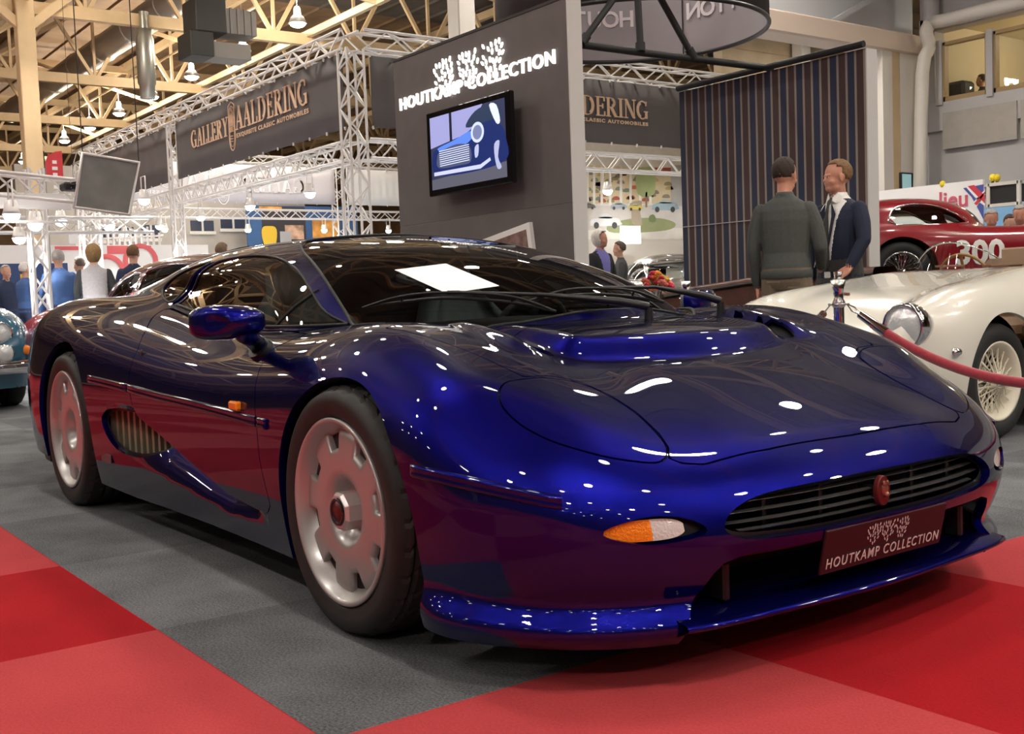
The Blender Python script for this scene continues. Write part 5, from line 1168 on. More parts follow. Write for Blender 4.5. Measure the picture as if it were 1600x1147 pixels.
# tilted hanging screen
xs_ = -10.0; c4 = [U(x, y, x=xs_) for x, y in ((131, 242), (214, 256), (200, 333), (119, 322))]; t = thing('hanging_screen', 'tilted grey translucent screen laced into a silver tube frame', 'screen', c4[0]); o_ = c4[0]
b = MB(); b.add([p-o_ for p in c4]+[p-o_-Vector((.01, 0, 0)) for p in c4], [(0, 3, 2, 1), (4, 5, 6, 7)]); b.build('screen_cloth', mat('screen_grey', (.22, .22, .21), rough=.35, noise=.12, nscale=5), t)
ce = sum(c4, Vector())/4; q = [o_*0+(p+(p-ce)*.06-o_) for p in c4]; MB().tube(q, .022, 8, closed=True).build('tube_frame', TRUSSM, t)
b = MB()
for i in range(7): u = i/6; a, c_ = (c4[0]*(1-u)+c4[1]*u)-o_, (q[0]*(1-u)+q[1]*u); b.tube([a, c_], .005, 4)
b.build('lacing', BK, t); MB().tube([q[0], q[0]+Vector((0, 0, 2.4))], .006, 5).tube([q[1], q[1]+Vector((0, 0, 2.4))], .006, 5).build('wire', BK, t)
q = U(112, 292, x=-10.6); t = thing('projector', 'small black projector clamped to the truss left of the hanging screen', 'projector', q); MB().box((0, 0, 0), (.22, .22, .09), bev=.02).build('casing', BK, t); MB().lathe([(.001, .16), (.045, .16), (.05, .08)], (0, 0, 0), 'x', 16).build('lens', GLOSSB, t)
q = U(83, 260, x=-22); t = thing('beach_flag', 'red feather flag rising beside the cream column', 'flag', (q.x, q.y, 0)); zt2, zb2 = U(88, 237, x=-22).z, U(83, 281, x=-22).z
fl = [(-.12, zb2), (-.13, zt2-.25), (-.08, zt2-.08), (.05, zt2), (.16, zt2+.02), (.16, zb2)]; b = MB(); b.prism([(y*1.2, z) for y, z in fl], .01, Matrix(((0, 0, 1, 0), (1, 0, 0, 0), (0, 1, 0, 0), (0, 0, 0, 1)))); b.build('cloth', mat('flag_red', (.62, .05, .06), rough=.7), t); MB().tube([(0, -.17, 0), (0, -.17, zt2)], .012, 6).build('pole', BK, t)
b = MB()
for k in range(7): b.box((.014, .03, zt2-.22-.13*k), (.004, .09+.02*(k % 2), .07))
b.build('lettering', WH, t)
# upper gallery windows, poster wall and posters behind the crest stand
xg = -32; a, c_ = U(140, 400, x=xg), U(390, 400, x=xg); z0_, z1_ = U(340, 400, x=xg).z, U(340, 340, x=xg).z
PANE = mat('dark_pane', (.05, .06, .09), rough=.1)
struct(MB().box((xg, (a.y+c_.y)/2, (z0_+3.9)/2-.8), (.3, c_.y-a.y+4, 5.6)).build('wall_gallery', mat('gallery_panel', (.45, .41, .36), rough=.6, noise=.05, nscale=3)))
for i, (p0, p1, q0, q1) in enumerate(((298, 333, 345, 361), (345, 382, 343, 357), (222, 248, 352, 372), (160, 176, 358, 375), (183, 208, 355, 372))):
    s0, s1 = U(p0, q1, x=xg+.16), U(p1, q0, x=xg+.16); m_ = MB().box((xg+.18, (s0.y+s1.y)/2, (s0.z+s1.z)/2), (.03, s1.y-s0.y, s1.z-s0.z)); struct(m_.build('window_%d' % (i+3), PANE))
    struct(MB().box((xg+.20, (s0.y+s1.y)/2, s0.z-.06), (.06, s1.y-s0.y+.1, .1)).box((xg+.20, (s0.y+s1.y)/2, (s0.z+s1.z)/2), (.05, .06, s1.z-s0.z)).build('trim_%d' % (i+5), WHITEP))
xp = -30.5; a, c_ = U(388, 400, x=xp), U(560, 400, x=xp); zp1 = U(450, 322, x=xp).z; t = thing('poster_wall', 'blue exhibition wall with dark and orange posters behind the crest stand', 'stand wall', (xp, (a.y+c_.y)/2, 0))
MB().box((0, 0, zp1/2), (.1, c_.y-a.y, zp1)).build('board', mat('poster_blue', (.05, .12, .27), rough=.5), t)
def pbox(name, px0, px1, py0, py1, m, d=.06): s0, s1 = U(px0, py1, x=xp+d), U(px1, py0, x=xp+d); return MB().box((d, (s0.y+s1.y)/2-t.location.y, (s0.z+s1.z)/2), (.02, s1.y-s0.y, s1.z-s0.z)).build(name, m, t)
pbox('dark_poster', 411, 476, 324, 382, mat('poster_dark', (.05, .045, .05), rough=.4)); pbox('orange_poster', 489, 530, 345, 372, mat('poster_orange', (.75, .34, .08), rough=.5, noise=.4, nscale=3)); pbox('orange_poster', 405, 440, 323, 330, MATS['poster_orange'], .075); pbox('photo_patch', 446, 474, 352, 374, mat('poster_photo', (.60, .38, .26), rough=.5, noise=.5, nscale=4), .075)
s0 = U(421, 369, x=xp+.08); b = MB(); b.prism([(.42*math.cos(2*PI*i/20)*.62, .42*math.sin(2*PI*i/20)+.10*math.cos(4*PI*i/20)) for i in range(20)], .02, plane_m((.075, s0.y-t.location.y, s0.z), (0, 1, 0), (0, 0, 1))); b.build('yellow_badge', mat('badge_yellow', (.80, .52, .05), rough=.5), t)
MB().box((.09, s0.y-t.location.y+.55, s0.z-.1), (.02, .38, .5)).build('silver_patch', GREYW, t)
# right: white banner with the Union flag, flight case, blue board
q0, q1 = U(1370, 300, x=-7.5), U(1537, 288, y=14.2); yB = 14.2; s0, s1 = U(1372, 299, y=yB), U(1537, 288, y=yB); zl = U(1450, 440, y=yB).z
t = thing('fabric_banner', 'white banner with red lettering and Union flag corner beyond the red coupe', 'banner', ((s0.x+s1.x)/2, yB, 0)); MB().box((0, 0, s0.z/2), (s1.x-s0.x, .05, s0.z)).build('cloth', mat('white_banner', (.92, .90, .90), rough=.7), t)
ox2 = t.location.x
def rb(px, py, d): q = U(px, py, y=yB-d); return (q.x-ox2, -d, q.z)
UB, UR, UW = mat('flag_blue', (.08, .10, .38), rough=.7), mat('union_red', (.65, .05, .08), rough=.7), MATS['white_banner']
b = MB(); b.add([rb(*p, .03) for p in ((1505, 294), (1537, 288), (1537, 344), (1528, 326), (1518, 308))], [(0, 1, 2, 3, 4)]); b.build('flag_blue', UB, t)
b = MB(); b.add([rb(*p, .033) for p in ((1508, 291), (1516, 290), (1539, 312), (1539, 322), (1530, 316))], [(0, 1, 2, 3, 4)]); b.add([rb(*p, .033) for p in ((1519, 318), (1539, 296), (1539, 304), (1524, 326))], [(0, 1, 2, 3)]); b.build('flag_white', UW, t)
b = MB(); b.add([rb(*p, .036) for p in ((1512, 291), (1522, 289), (1539, 306), (1539, 318))], [(0, 1, 2, 3)]); b.add([rb(*p, .036) for p in ((1522, 318), (1539, 299), (1539, 302), (1526, 321))], [(0, 1, 2, 3)]); b.build('flag_red', UR, t)
l0 = U(1514, 326, y=yB-.03); l1 = U(1478, 300, y=yB-.03); me = text_mesh('lieu', (l1.z-l0.z)*1.25, .01, 1.0, .004, 'RIGHT'); me.transform(plane_m((l0.x-ox2, -.035, l0.z+.16), (1, 0, 0), (0, 0, 1))); me.materials.clear(); link('lettering', me, mat('sign_red', (.60, .10, .16), rough=.6), t)
c0_, c1_ = U(1545, 322, y=13.6), U(1592, 284, y=13.6); t = thing('flight_case', 'black flight case with silver edges standing on the blue board', 'case', ((c0_.x+c1_.x)/2, 13.85, c0_.z)); w_, h_ = c1_.x-c0_.x, c1_.z-c0_.z
MB().box((0, 0, h_/2), (w_, .5, h_)).build('case_body', BK, t); b = MB()
for sx in (-1, 1):
    for sy in (-1, 1): b.box((sx*w_/2, sy*.25, h_/2), (.05, .05, h_+.04))
    for z in (0, h_): b.box((sx*w_/2, 0, z), (.05, .5, .05)).box((0, sx*.25, z), (w_, .05, .05))
b.build('edge_profile', WHITEP, t)
z5 = c0_.z-.03; e0, e1 = U(1537, 400, y=13.55), U(1640, 400, y=13.55); t = thing('blue_board', 'sky blue stand board behind the visitors at the right edge', 'board', ((e0.x+e1.x)/2, 13.85, 0)); MB().box((0, 0, z5/2), (e1.x-e0.x, .56, z5)).build('panel', mat('sky_blue', (.25, .50, .80), rough=.5), t)
for px, py, y in ((1473, 291, 14.2), (1551, 281, 13.8), (1558, 281, 13.8)): q = U(px, py, y=y); t = thing('clamp_light', 'small yellow clamp lamp on the %s' % {1473: 'white banner edge', 1551: 'flight case, left one of its pair', 1558: 'flight case, right one of its pair'}[px], 'lamp', q, 0, 'yellow clamp lamps'); MB().sphere((0, 0, .03), .05, 12, 8, (1, 1, 1.2)).build('lamp_head', mat('yellow_plastic', (.85, .65, .03), rough=.4), t); MB().box((0, 0, -.04), (.03, .03, .06)).build('clamp', BK, t)
# brown upholstered counter on the stand
t = thing('curved_counter', 'brown leather curved counter below the striped wall', 'counter', (0, 0, 0)); b = MB(); path = [U(1035, 478, y=4.3)*1, ]
P_ = [Vector((-5.3, 4.85, 0)), Vector((-4.9, 5.10, 0)), Vector((-4.4, 5.30, 0)), Vector((-3.9, 5.42, 0)), Vector((-3.4, 5.46, 0)), Vector((-2.95, 5.42, 0))]
vs = []; cp = crom(P_, 6); zt3 = [np.interp(i, [0, 6, 14, 22, 30], [.80, .88, .96, 1.0, 1.0]) for i in range(len(cp))]
for p, z in zip(cp, zt3):
    for dy, zz in ((0, 0), (0, z-.05), (.02, z-.01), (.06, z), (.30, z), (.34, z-.05), (.34, 0)): vs.append((p[0], p[1]+dy, zz))
b.add(vs, [(i*7+j, (i+1)*7+j, (i+1)*7+j+1, i*7+j+1) for i in range(len(cp)-1) for j in range(6)], True); b.build('counter_body', mat('brown_leather', (.085, .035, .025), rough=.32, noise=.2, nscale=9), t)
MB().tube([Vector(p)+Vector((0, -.01, z-.06)) for p, z in zip(cp, zt3)], .012, 6).build('top_seam', BK, t)
# stanchions with a velvet rope
VEL = mat('velvet_red', (.30, .008, .025), rough=.85, sheen=.6, noise=.2, nscale=60); 
def stanchion(x, y, label, h=.90):
    t = thing('stanchion', label, 'rope post', (x, y, 0), 0, 'chrome rope posts'); MB().lathe([(.001, .03), (.10, .028), (.15, .012), (.16, 0)], n=32).build('base', CHROME, t)
    MB().lathe([(.025, .01), (.025, h-.10)], n=20).build('tube', CHROME, t); MB().lathe([(.026, h-.125), (.030, h-.12), (.030, h-.10), (.022, h-.085), (.024, h-.05), (.036, h), (.030, h+.004), (.001, h)], n=24).build('finial', CHROME, t)
    MB().tube([(.045*math.cos(a), .045*math.sin(a), h-.11) for a in [2*PI*i/24 for i in range(24)]], .006, 6, closed=True).build('hook_ring', CHROME, t); return t
y1 = 2.0; q = U(1310, 440, y=y1); S1 = stanchion(q.x, y1, 'chrome rope post in front of the white roadster', q.z+.005)
q2 = U(1072, 440, y=3.05); stanchion(q2.x, 3.05, 'chrome rope post beside the bouquet, half hidden by the far door mirror', q2.z)
def rope(label, a, b_, sag, n=26):
    a, b_ = Vector(a), Vector(b_); t = thing('velvet_rope', label, 'rope', a); pts = []
    for i in range(n+1): u = i/n; p = a*(1-u)+b_*u; p.z -= sag*4*u*(1-u); pts.append(p-a)
    MB().tube(pts[2:-2], .022, 12).build('rope', VEL, t)
    for k, (i0, i1) in enumerate(((1, 3), (n-3, n-1))): MB().tube([pts[i0], pts[i1]], [.018, .025] if k == 0 else [.025, .018], 12).build('end_cap', CHROME, t)
    for p0, p1 in ((pts[0], pts[1]), (pts[-1], pts[-2])): b = MB(); m_ = (p0+p1)/2; b.tube([p0, m_+Vector((0, .012, .008)), p1], .0035, 6).tube([p0, m_-Vector((0, .012, .008)), p1], .0035, 6); b.build('hook', CHROME, t)
    return t
zh = q.z-.105
rope('dark red velvet rope sagging from the post to the right edge', (q.x+.045, y1, zh), (1.22, 1.95, zh-.01), .325); stanchion(1.27, 1.95, 'chrome rope post out of the picture at the right', .90)
q3 = U(1180, 500, y=2.6); rope('red rope running left from the near post behind the blue car bonnet', (q.x-.045, y1, zh), (q2.x+.04, 3.03, zh), .30)
# bouquet
q = U(1025, 448, y=4.0); t = thing('bouquet', 'bouquet of red and yellow flowers on a slim stand beyond the windscreen', 'flowers', (q.x, q.y, q.z)); r_ = random.Random(3)
for i in range(34):
    d = Vector((r_.gauss(0, 1), r_.gauss(0, 1), r_.gauss(.35, .8))).normalized()*r_.uniform(.07, .135); d.z = d.z*.95; c = r_.choice(['r', 'r', 'c', 'y', 'o'])
    m = {'r': mat('rose_red', (.60, .02, .06), rough=.6), 'c': mat('coral', (.85, .22, .16), rough=.6), 'y': mat('lime_yellow', (.55, .48, .06), rough=.6), 'o': mat('orange_bloom', (.85, .30, .04), rough=.6)}[c]
    b = MB(); s_ = r_.uniform(.026, .045)
    for k in range(9): a = k*2.4; rr2 = s_*(.25+.08*k); b.sphere((d.x+rr2*math.cos(a)*.6, d.y+rr2*math.sin(a)*.6, d.z+s_*.5-.10*rr2*k*.6), s_*.55, 8, 6, (1, 1, .75))
    b.build('bloom', m, t)
b = MB()
for i in range(40): d = Vector((r_.gauss(0, 1), r_.gauss(0, 1), r_.gauss(0, .7))).normalized()*r_.uniform(.08, .15); b.add([(0, 0, -.05), d*.6+Vector((.012, 0, 0)), d, d*.6-Vector((.012, 0, 0))], [(0, 1, 2, 3)])
b.build('leaves', mat('leaf_green', (.10, .16, .03), rough=.6), t); MB().lathe([(.03, -.14), (.045, -.05), (.06, -.02)], n=16).lathe([(.02, -q.z), (.02, -.14)], n=12).lathe([(.001, -q.z+.03), (.14, -q.z+.02), (.15, -q.z)], n=24).build('stand', CHROME, t)
# ---------------------------------------------------------------- the other show cars
def gloss_paint(name, col, metal=0.): return mat(name, col, rough=.22, metal=metal, coat=1., coat_rough=.015)
def car_grid(F, xf, xr, z0f, z0r, ns=90, nt=64):
    O = []; D = []; th = np.radians(np.concatenate([np.linspace(-89.9, -60, 6)[:-1], np.linspace(-60, 90, nt-5)]))
    st = [(xr, z0r, -p) for p in np.radians(np.linspace(88, 3, 16))]+[(x, z0r+(z0f-z0r)*(x-xr)/(xf-xr), 0) for x in np.linspace(xr, xf, ns)]+[(xf, z0f, p) for p in np.radians(np.linspace(3, 88, 20))]
    for x, z, p in st:
        O.append(np.tile([x, 0, z], (nt, 1))); D.append(np.stack([np.full(nt, math.sin(p)), math.cos(p)*np.cos(th), math.cos(p)*np.sin(th)], 1))
    O = np.concatenate(O); D = np.concatenate(D); n = len(st); P = solve_rays(F, O, D, it=24).reshape(n, nt, 3); P[:, -1, 1] = 0
    R = P.copy(); R[..., 1] *= -1; G = np.concatenate([R, P[:, -2::-1]], 1).reshape(-1, 3); e = 1e-3; ay = np.abs(G[:, 1]); sy = np.where(G[:, 1] < 0, -1, 1)
    g = np.stack([F(G[:, 0]+e, ay, G[:, 2])-F(G[:, 0]-e, ay, G[:, 2]), (F(G[:, 0], ay+e, G[:, 2])-F(G[:, 0], np.abs(ay-e), G[:, 2]))*sy, F(G[:, 0], ay, G[:, 2]+e)-F(G[:, 0], ay, G[:, 2]-e)], 1); g /= np.linalg.norm(g, axis=1)[:, None]+1e-12
    W = 2*nt-1; i, j = np.meshgrid(np.arange(n-1), np.arange(W-1), indexing='ij'); a = (i*W+j).ravel()
    return Sheet(G, g, np.stack([a, a+W, a+W+1, a+1], 1))
def ell(x, Y, z, c, r, n=2.2):
    q = (np.abs(x-c[0])/r[0])**n+(np.abs(Y-c[1])/r[1])**n+(np.abs(z-c[2])/r[2])**n+1e-9
    return (q**(1/n)-1)*min(r)
TYRE2 = mat('old_tyre', (.022, .022, .022), rough=.7)
def classic(label, loc, heading, paintm, top, L, W, wb, axo, fend, cab=None, wins=(), screen=None, fillet_r=.20, wheel_r=.33, rim='disc', rimm=None, cockpit=None, light=None, bumper=None, grille=None, z0=.45, narrow=.0, name='classic_car'):
    t = thing(name, label, 'car', loc, heading); T = nspline(*top); xf, xr = L/2, -L/2
    def Fb(x, Y, z):
        cx = (xf-.55, xr+.55); q = W/2-narrow*sst((x-.1)/1.2)
        w_ = np.where(x > cx[0], q*(1-(np.maximum(x-cx[0], 0)/.55).clip(0, 1)**2.3)**(1/2.3)+1e-3, np.where(x < cx[1], q*(1-(np.maximum(cx[1]-x, 0)/.55).clip(0, 1)**2.3)**(1/2.3)+1e-3, q))
        s = np.maximum(Y-w_, np.maximum(x-xf, xr-x))+.35*np.maximum(z-.55, 0)**2+.25*np.maximum(.45-z, 0)**2
        f = fillet((z-T(x))/1.05, s, fillet_r)
        for c, r in fend: f = smin(f, ell(x, Y, z, c, r), .16)
        return np.maximum(f, .20-z)
    def Fa(x, Y, z):
        f = Fb(x, Y, z)
        if cab:
            c, r = cab; f = smin(f, ell(x, Y, z, c, r, 2.5), .10)
        return f
    sh = car_grid(Fa, xf-.45, xr+.45, z0, z0)
    for ax in axo:
        sh = sh.clip(lambda v, ax=ax: np.where(np.abs(v[:, 1]) > W/2-.30, np.sqrt((v[:, 0]-ax)**2+np.maximum(v[:, 2]-wheel_r, 0)**2)-wheel_r-.055, 1.))
    sh = sh.clip(lambda v: v[:, 2]-.21)
    full = sh
    regs = [lambda v, p=p: np.where(np.abs(v[:, 1]) > .2, sdf(p, XZ(v)), -1) for p in wins]
    if screen:
        for sgn, p in screen: regs.append(lambda v, p=p, sgn=sgn: np.where(sgn*(v[:, 0]-cab[0][0]) > .12, sdf(p, YZ(v)), -1))
    bd = full
    for r in regs: bd = bd.clip(lambda v, r=r: -r(v))
    if cockpit: bd = bd.clip(lambda v: -np.where(v[:, 2] > .5, sdf(cockpit, XY(v)), -1))
    bd.build('body_shell', paintm, t, flange=.02)
    for k, r in enumerate(regs):
        g = full.clip(lambda v, r=r: r(v)+.002)
        if len(g.f): g.build('window', CLEAR, t, flange=0, offset=-.004)
    # chrome window surrounds
    def edge(p, plane):
        for s in (-1, 1):
            MB().tube(on_surface(crom(p, 2, True), plane, s, Fa), .010, 6, closed=True).build('window_trim', CHROME, t)
    for p in wins: edge(p, 'xz')
    for ax in axo:
        for s in (-1, 1):
            e = bpy.data.objects.new('wheel', None); C.objects.link(e); e.parent = t; e.location = (ax, s*(W/2-.11), wheel_r); e.rotation_euler = (0, 0, 0 if s < 0 else PI); R = wheel_r; q = R*.66
            MB().lathe([(q, -.07), (q+.01, -.085), (R*.86, -.095), (R*.96, -.075), (R, -.05), (R, .05), (R*.96, .08), (q, .08)], axis='y', n=48).build('tyre', TYRE2, e)
            rm = rimm or CHROME
            MB().lathe([(q-.05, .0), (q-.035, -.03), (q-.02, -.06), (q-.004, -.082), (q+.008, -.086), (q+.004, -.07)], axis='y', n=48).build('rim', rm, e)
            if rim == 'wire':
                b = MB()
                for k in range(36):
                    a = 2*PI*k/36; a2 = a+(.55 if k % 2 else -.55); y0, y1_ = (-.085, -.03) if k % 2 else (-.05, -.055)
                    b.bar((.034*math.cos(a2), y0, .034*math.sin(a2)), ((q-.03)*math.cos(a), y1_, (q-.03)*math.sin(a)), .006)
                    a3 = a+(.40 if k % 2 else -.40); b.bar((.034*math.cos(a3), .03, .034*math.sin(a3)), ((q-.04)*math.cos(a+.08), -.015, (q-.04)*math.sin(a+.08)), .006)
                b.build('spokes', rm, e); b = MB(); b.lathe([(.001, -.13), (.02, -.13), (.03, -.10), (.038, -.09), (.038, .03)], axis='y', n=20); b.bar((-.075, -.122, 0), (.075, -.122, 0), .012, .03); b.build('hub_spinner', CHROME, e)
                MB().lathe([(.001, .05), (q-.03, .05)], axis='y', n=24).build('back_plate', BLACK, e)
            else:
                MB().lathe([(.001, -.085), (.05, -.083), (.09, -.07), (q*.6, -.05), (q*.8, -.065), (q-.03, -.03)], axis='y', n=32).build('hub_cap', rm, e)
            MB().lathe([(.001, .16), (R*1.16, .16), (R*1.16, -.02)], (ax, 0, R) if False else (0, 0, 0), 'y', 24, a0=0, a1=PI).build('wheel_arch_liner', BLACK, e)
    MB().box((0, 0, .26), (L*.8, W*.62, .08)).build('underbody', BLACK, t)
    if light:
        for s in (-1, 1):
            x, y, z, r = light; o = bpy.data.objects.new('headlamp', None); C.objects.link(o); o.parent = t; o.location = (x, s*y, z)
            MB().lathe([(r*.84, .0), (r*.92, .018), (r, .012), (r*1.04, -.01), (r*1.0, -.06), (r*.7, -.14)], axis='x', n=32).build('chrome_rim', CHROME, o)
            MB().lathe([(.001, .035), (r*.35, .032), (r*.65, .02), (r*.86, .002)], axis='x', n=32).build('lens', LENS, o); MB().lathe([(.001, -.05), (r*.5, -.03), (r*.86, -.002)], axis='x', n=24).build('reflector', CHROME, o)
    if bumper:
        x, z, hw = bumper; pts = [(x+.11-.20*(abs(v)**2.6), v*hw, z) for v in np.linspace(-1, 1, 21)]; b = MB(); vs = []
        for p in pts:
            for dx, dz in ((-.02, .055), (.01, .06), (.03, .03), (.034, -.02), (.01, -.055), (-.02, -.05)): vs.append((p[0]+dx, p[1], p[2]+dz))
        b.add(vs, [(i*6+j, (i+1)*6+j, (i+1)*6+(j+1) % 6, i*6+(j+1) % 6) for i in range(20) for j in range(6)], True); b.build('bumper', CHROME, t)
        for s in (-1, 1): MB().bar((x+.10, s*.25, z), (x-.35, s*.25, z), .05).box((x+.145, s*.32, z+.03), (.05, .06, .18), bev=.02).build('overrider', CHROME, t)
    if grille:
        x, z, hy, hz = grille; b = MB(); b.tube([(x, hy*u, z+hz*v) for u, v in superell(32, 2.4)], .014, 8, closed=True); b.build('grille_surround', CHROME, t)
        b = MB()
        for k in range(13): y = hy*(k/6-1)*.96; h = hz*math.sqrt(max(0, 1-(y/hy)**2)); b.bar((x-.01, y, z-h), (x-.01, y, z+h), .008)
        b.build('grille_bars', CHROME, t); b = MB(); b.add([(x-.05, hy*u, z+hz*v) for u, v in superell(32, 2.4)], [tuple(range(32))]); b.build('grille_back', BLACK, t)
    if cab or cockpit:
        b = MB(); b.box((0 if not cab else cab[0][0], 0, .34), (1.5, W*.7, .05))
        for s in (-1, 1): b.box(((cab[0][0] if cab else -.5), s*W*.19, .52), (.5, .48, .16), bev=.05).box(((cab[0][0] if cab else -.5)-.30, s*W*.19, .76), (.14, .46, .50), bev=.05)
        b.build('seats', mat('tan_leather', (.20, .12, .07), rough=.5), t)
    return t, Fa
LENS = mat('lamp_glass', (.72, .75, .76), rough=.08, metal=.3, coat=1., bump=.3, bscale=60)
CREAM = gloss_paint('ivory_paint', (.78, .75, .66)); MAROON = gloss_paint('maroon_paint', (.085, .008, .014)); REDC = gloss_paint('ruby_paint', (.25, .010, .018)); TEAL = gloss_paint('teal_paint', (.02, .10, .17)); GREYC = gloss_paint('warm_grey_paint', (.24, .22, .20), .3)
IVW = mat('ivory_wheel', (.80, .74, .60), rough=.35)
# ivory roadster, nose towards the blue car
RT, RF = classic('ivory open roadster with cream wire wheels behind the velvet rope', (-1.40, 4.50, 0), -PI/2, CREAM, ([-2.0, -1.7, -1.2, -.6, -.1, .25, .7, 1.2, 1.6, 1.95], [.60, .78, .86, .86, .90, .935, .90, .83, .72, .50]), 3.9, 1.50, 2.29, (1.145, -1.145),
    [((1.18, .60, .50), (.80, .17, .315)), ((-1.15, .58, .52), (.70, .17, .34))], cockpit=[(.05, -.3), (.05, .45), (-.2, .52), (-.85, .52), (-1.0, .40), (-1.0, -.3)], rim='wire', rimm=IVW, wheel_r=.315, light=(1.86, .625, .640, .118), grille=(1.93, .44, .34, .14), fillet_r=.22, name='roadster')
b = MB(); vs = []
for i in range(13):
    a = -1+i/6
    for z in (0, .10, .20): vs.append((.02-.15*a*a-z*.35, -.33+.30*a, .92+z*(1-.6*a*a)))
b.add(vs, [(i*3+j, (i+1)*3+j, (i+1)*3+j+1, i*3+j+1) for i in range(12) for j in range(2)], True); b.build('aero_screen', CLEAR, RT)
MB().tube([(.02-.15*(a*a)-.2*(1-.6*a*a)*.35, -.33+.30*a, .92+.2*(1-.6*a*a)) for a in np.linspace(-1, 1, 25)], .006, 6).build('screen_rim', CHROME, RT)
Rm = Matrix.Rotation(math.radians(-70), 3, 'Y'); sw = Vector((-.28, -.34, .86)); b = MB(); b.tube([sw+Rm @ Vector((.19*math.cos(a), .19*math.sin(a), 0)) for a in [2*PI*i/36 for i in range(36)]], .011, 8, closed=True)
for a in (0, 2.1, 4.2): b.bar(sw, sw+Rm @ Vector((.18*math.cos(a), .18*math.sin(a), 0)), .02, .006)
b.build('steering_wheel', mat('wood_rim', (.38, .20, .07), rough=.35), RT)
MB().box((-.02, .22, 1.0), (.02, .30, .12), bev=.01).bar((-.02, .22, .95), (-.02, .22, .90), .015).build('mirror', mat('tan_back', (.30, .20, .13), rough=.5), RT)
MB().tube([(1.62, .02+.1*k, .82-.01*k) for k in range(2)], .01, 6).box((.45, .0, .955), (.24, .06, .012), bev=.004).box((.45, .30, .945), (.20, .06, .012), bev=.004).build('bonnet_strap', mat('strap_brown', (.16, .06, .03), rough=.5), RT)
p = [Vector((1.0-.012*k*k*.3, .0, 0)) for k in range(2)]
for s in (-1, 1): q = on_surface([(1.62, .50)], 'xz', s, RF)[0]; MB().lathe([(.001, .03), (.022, .025), (.026, 0), (.02, -.03)], tuple(q), 'x', 16).build('side_lamp', CHROME, RT)
for s in (-1, 1):
    b = MB(); q = on_surface([(.25+.22*math.cos(a), .58+.22*math.sin(a)) for a in [2*PI*i/32 for i in range(32)]], 'xz', s, RF, lift=.004); b.add(q, [tuple(range(32))[::-s]]); b.build('race_roundel', mat('roundel_blue', (.02, .03, .16), rough=.3, coat=1.), RT)
# red coupe on a podium, racing number on its door
hd = math.radians(52); YC = 8.5; q = U(1407, 425, y=YC); fwd = Vector((math.cos(hd), math.sin(hd), 0)); ctr = Vector((q.x, YC, 0))+fwd*1.25+Vector((-math.sin(hd), math.cos(hd), 0))*.7; PZ = q.z-.33
pod = thing('podium', 'low dark podium under the red coupe', 'podium', (ctr.x, ctr.y, 0), hd); MB().box((0, 0, PZ/2), (4.9, 2.3, PZ), bev=.02).build('platform', BK, pod)
CT, CF = classic('dark red racing coupe with white door number, behind the ivory roadster', (ctr.x, ctr.y, PZ), hd, REDC, ([-2.1, -1.7, -1.2, -.6, 0, .5, 1.1, 1.6, 2.1], [.50, .66, .76, .80, .80, .80, .76, .68, .50]), 4.25, 1.60, 2.5, (1.25, -1.25),
    [((1.25, .60, .50), (.80, .19, .30)), ((-1.25, .60, .52), (.85, .20, .34))], cab=((-1.13, 0, .70), (1.0, .66, .48)), wins=([(-1.28, .85), (-1.33, .95), (-1.24, 1.05), (-1.02, 1.09), (-.78, 1.06), (-.60, .97), (-.45, .85)],), screen=((1, [(-.4, .86), (.42, .86), (.40, .96), (.30, 1.07), (-.4, 1.09)]), (-1, [(-.3, .90), (.28, .90), (.22, 1.05), (-.3, 1.07)])), rim='wire', rimm=CHROME, wheel_r=.33, light=(1.92, .52, .58, .09), grille=(2.10, .42, .30, .16), name='racing_coupe')
me = text_mesh('300', .36, .004, 1.0, .012); pn = on_surface([(-.42, .50)], 'xz', -1, CF)[0]; M3 = Matrix.Translation((pn.x, 0, .50)) @ Matrix.Rotation(math.radians(90), 4, 'X'); me.transform(M3)
for v in me.vertices: v.co.y = v.co.y*.5+on_surface([(v.co.x, v.co.z)], 'xz', -1, CF)[0].y-.005
me.materials.clear(); link('door_number', me, mat('number_white', (.85, .82, .78), rough=.4), CT)
# maroon saloon behind the blue car
q = U(318, 440, x=-9.4); hd = math.radians(207)
MT, MF = classic('dark maroon classic saloon with chrome window frames, behind the blue car tail', (q.x, q.y, 0), hd, MAROON, ([-2.2, -1.8, -1.2, -.6, 0, .6, 1.2, 1.8, 2.2], [.55, .80, .92, .95, .95, .95, .92, .82, .55]), 4.5, 1.70, 2.6, (1.35, -1.25),
    [((1.35, .66, .55), (.85, .20, .36)), ((-1.25, .66, .55), (.85, .20, .36))], cab=((-.25, 0, .80), (1.50, .72, .66)), wins=([(.40, 1.0), (.38, 1.26), (.55, 1.25), (.72, 1.16), (.86, 1.0)], [(-.45, 1.0), (-.46, 1.30), (-.1, 1.34), (.30, 1.29), (.32, 1.0)], [(-1.05, 1.0), (-1.08, 1.13), (-.9, 1.24), (-.55, 1.29), (-.54, 1.0)]), screen=((1, [(-.4, 1.02), (.50, 1.02), (.46, 1.25), (-.4, 1.29)]), (-1, [(-.3, 1.05), (.40, 1.05), (.36, 1.25), (-.3, 1.28)])), light=(2.0, .55, .68, .10), bumper=(2.28, .42, .78), grille=(2.2, .60, .22, .22), name='saloon_car')
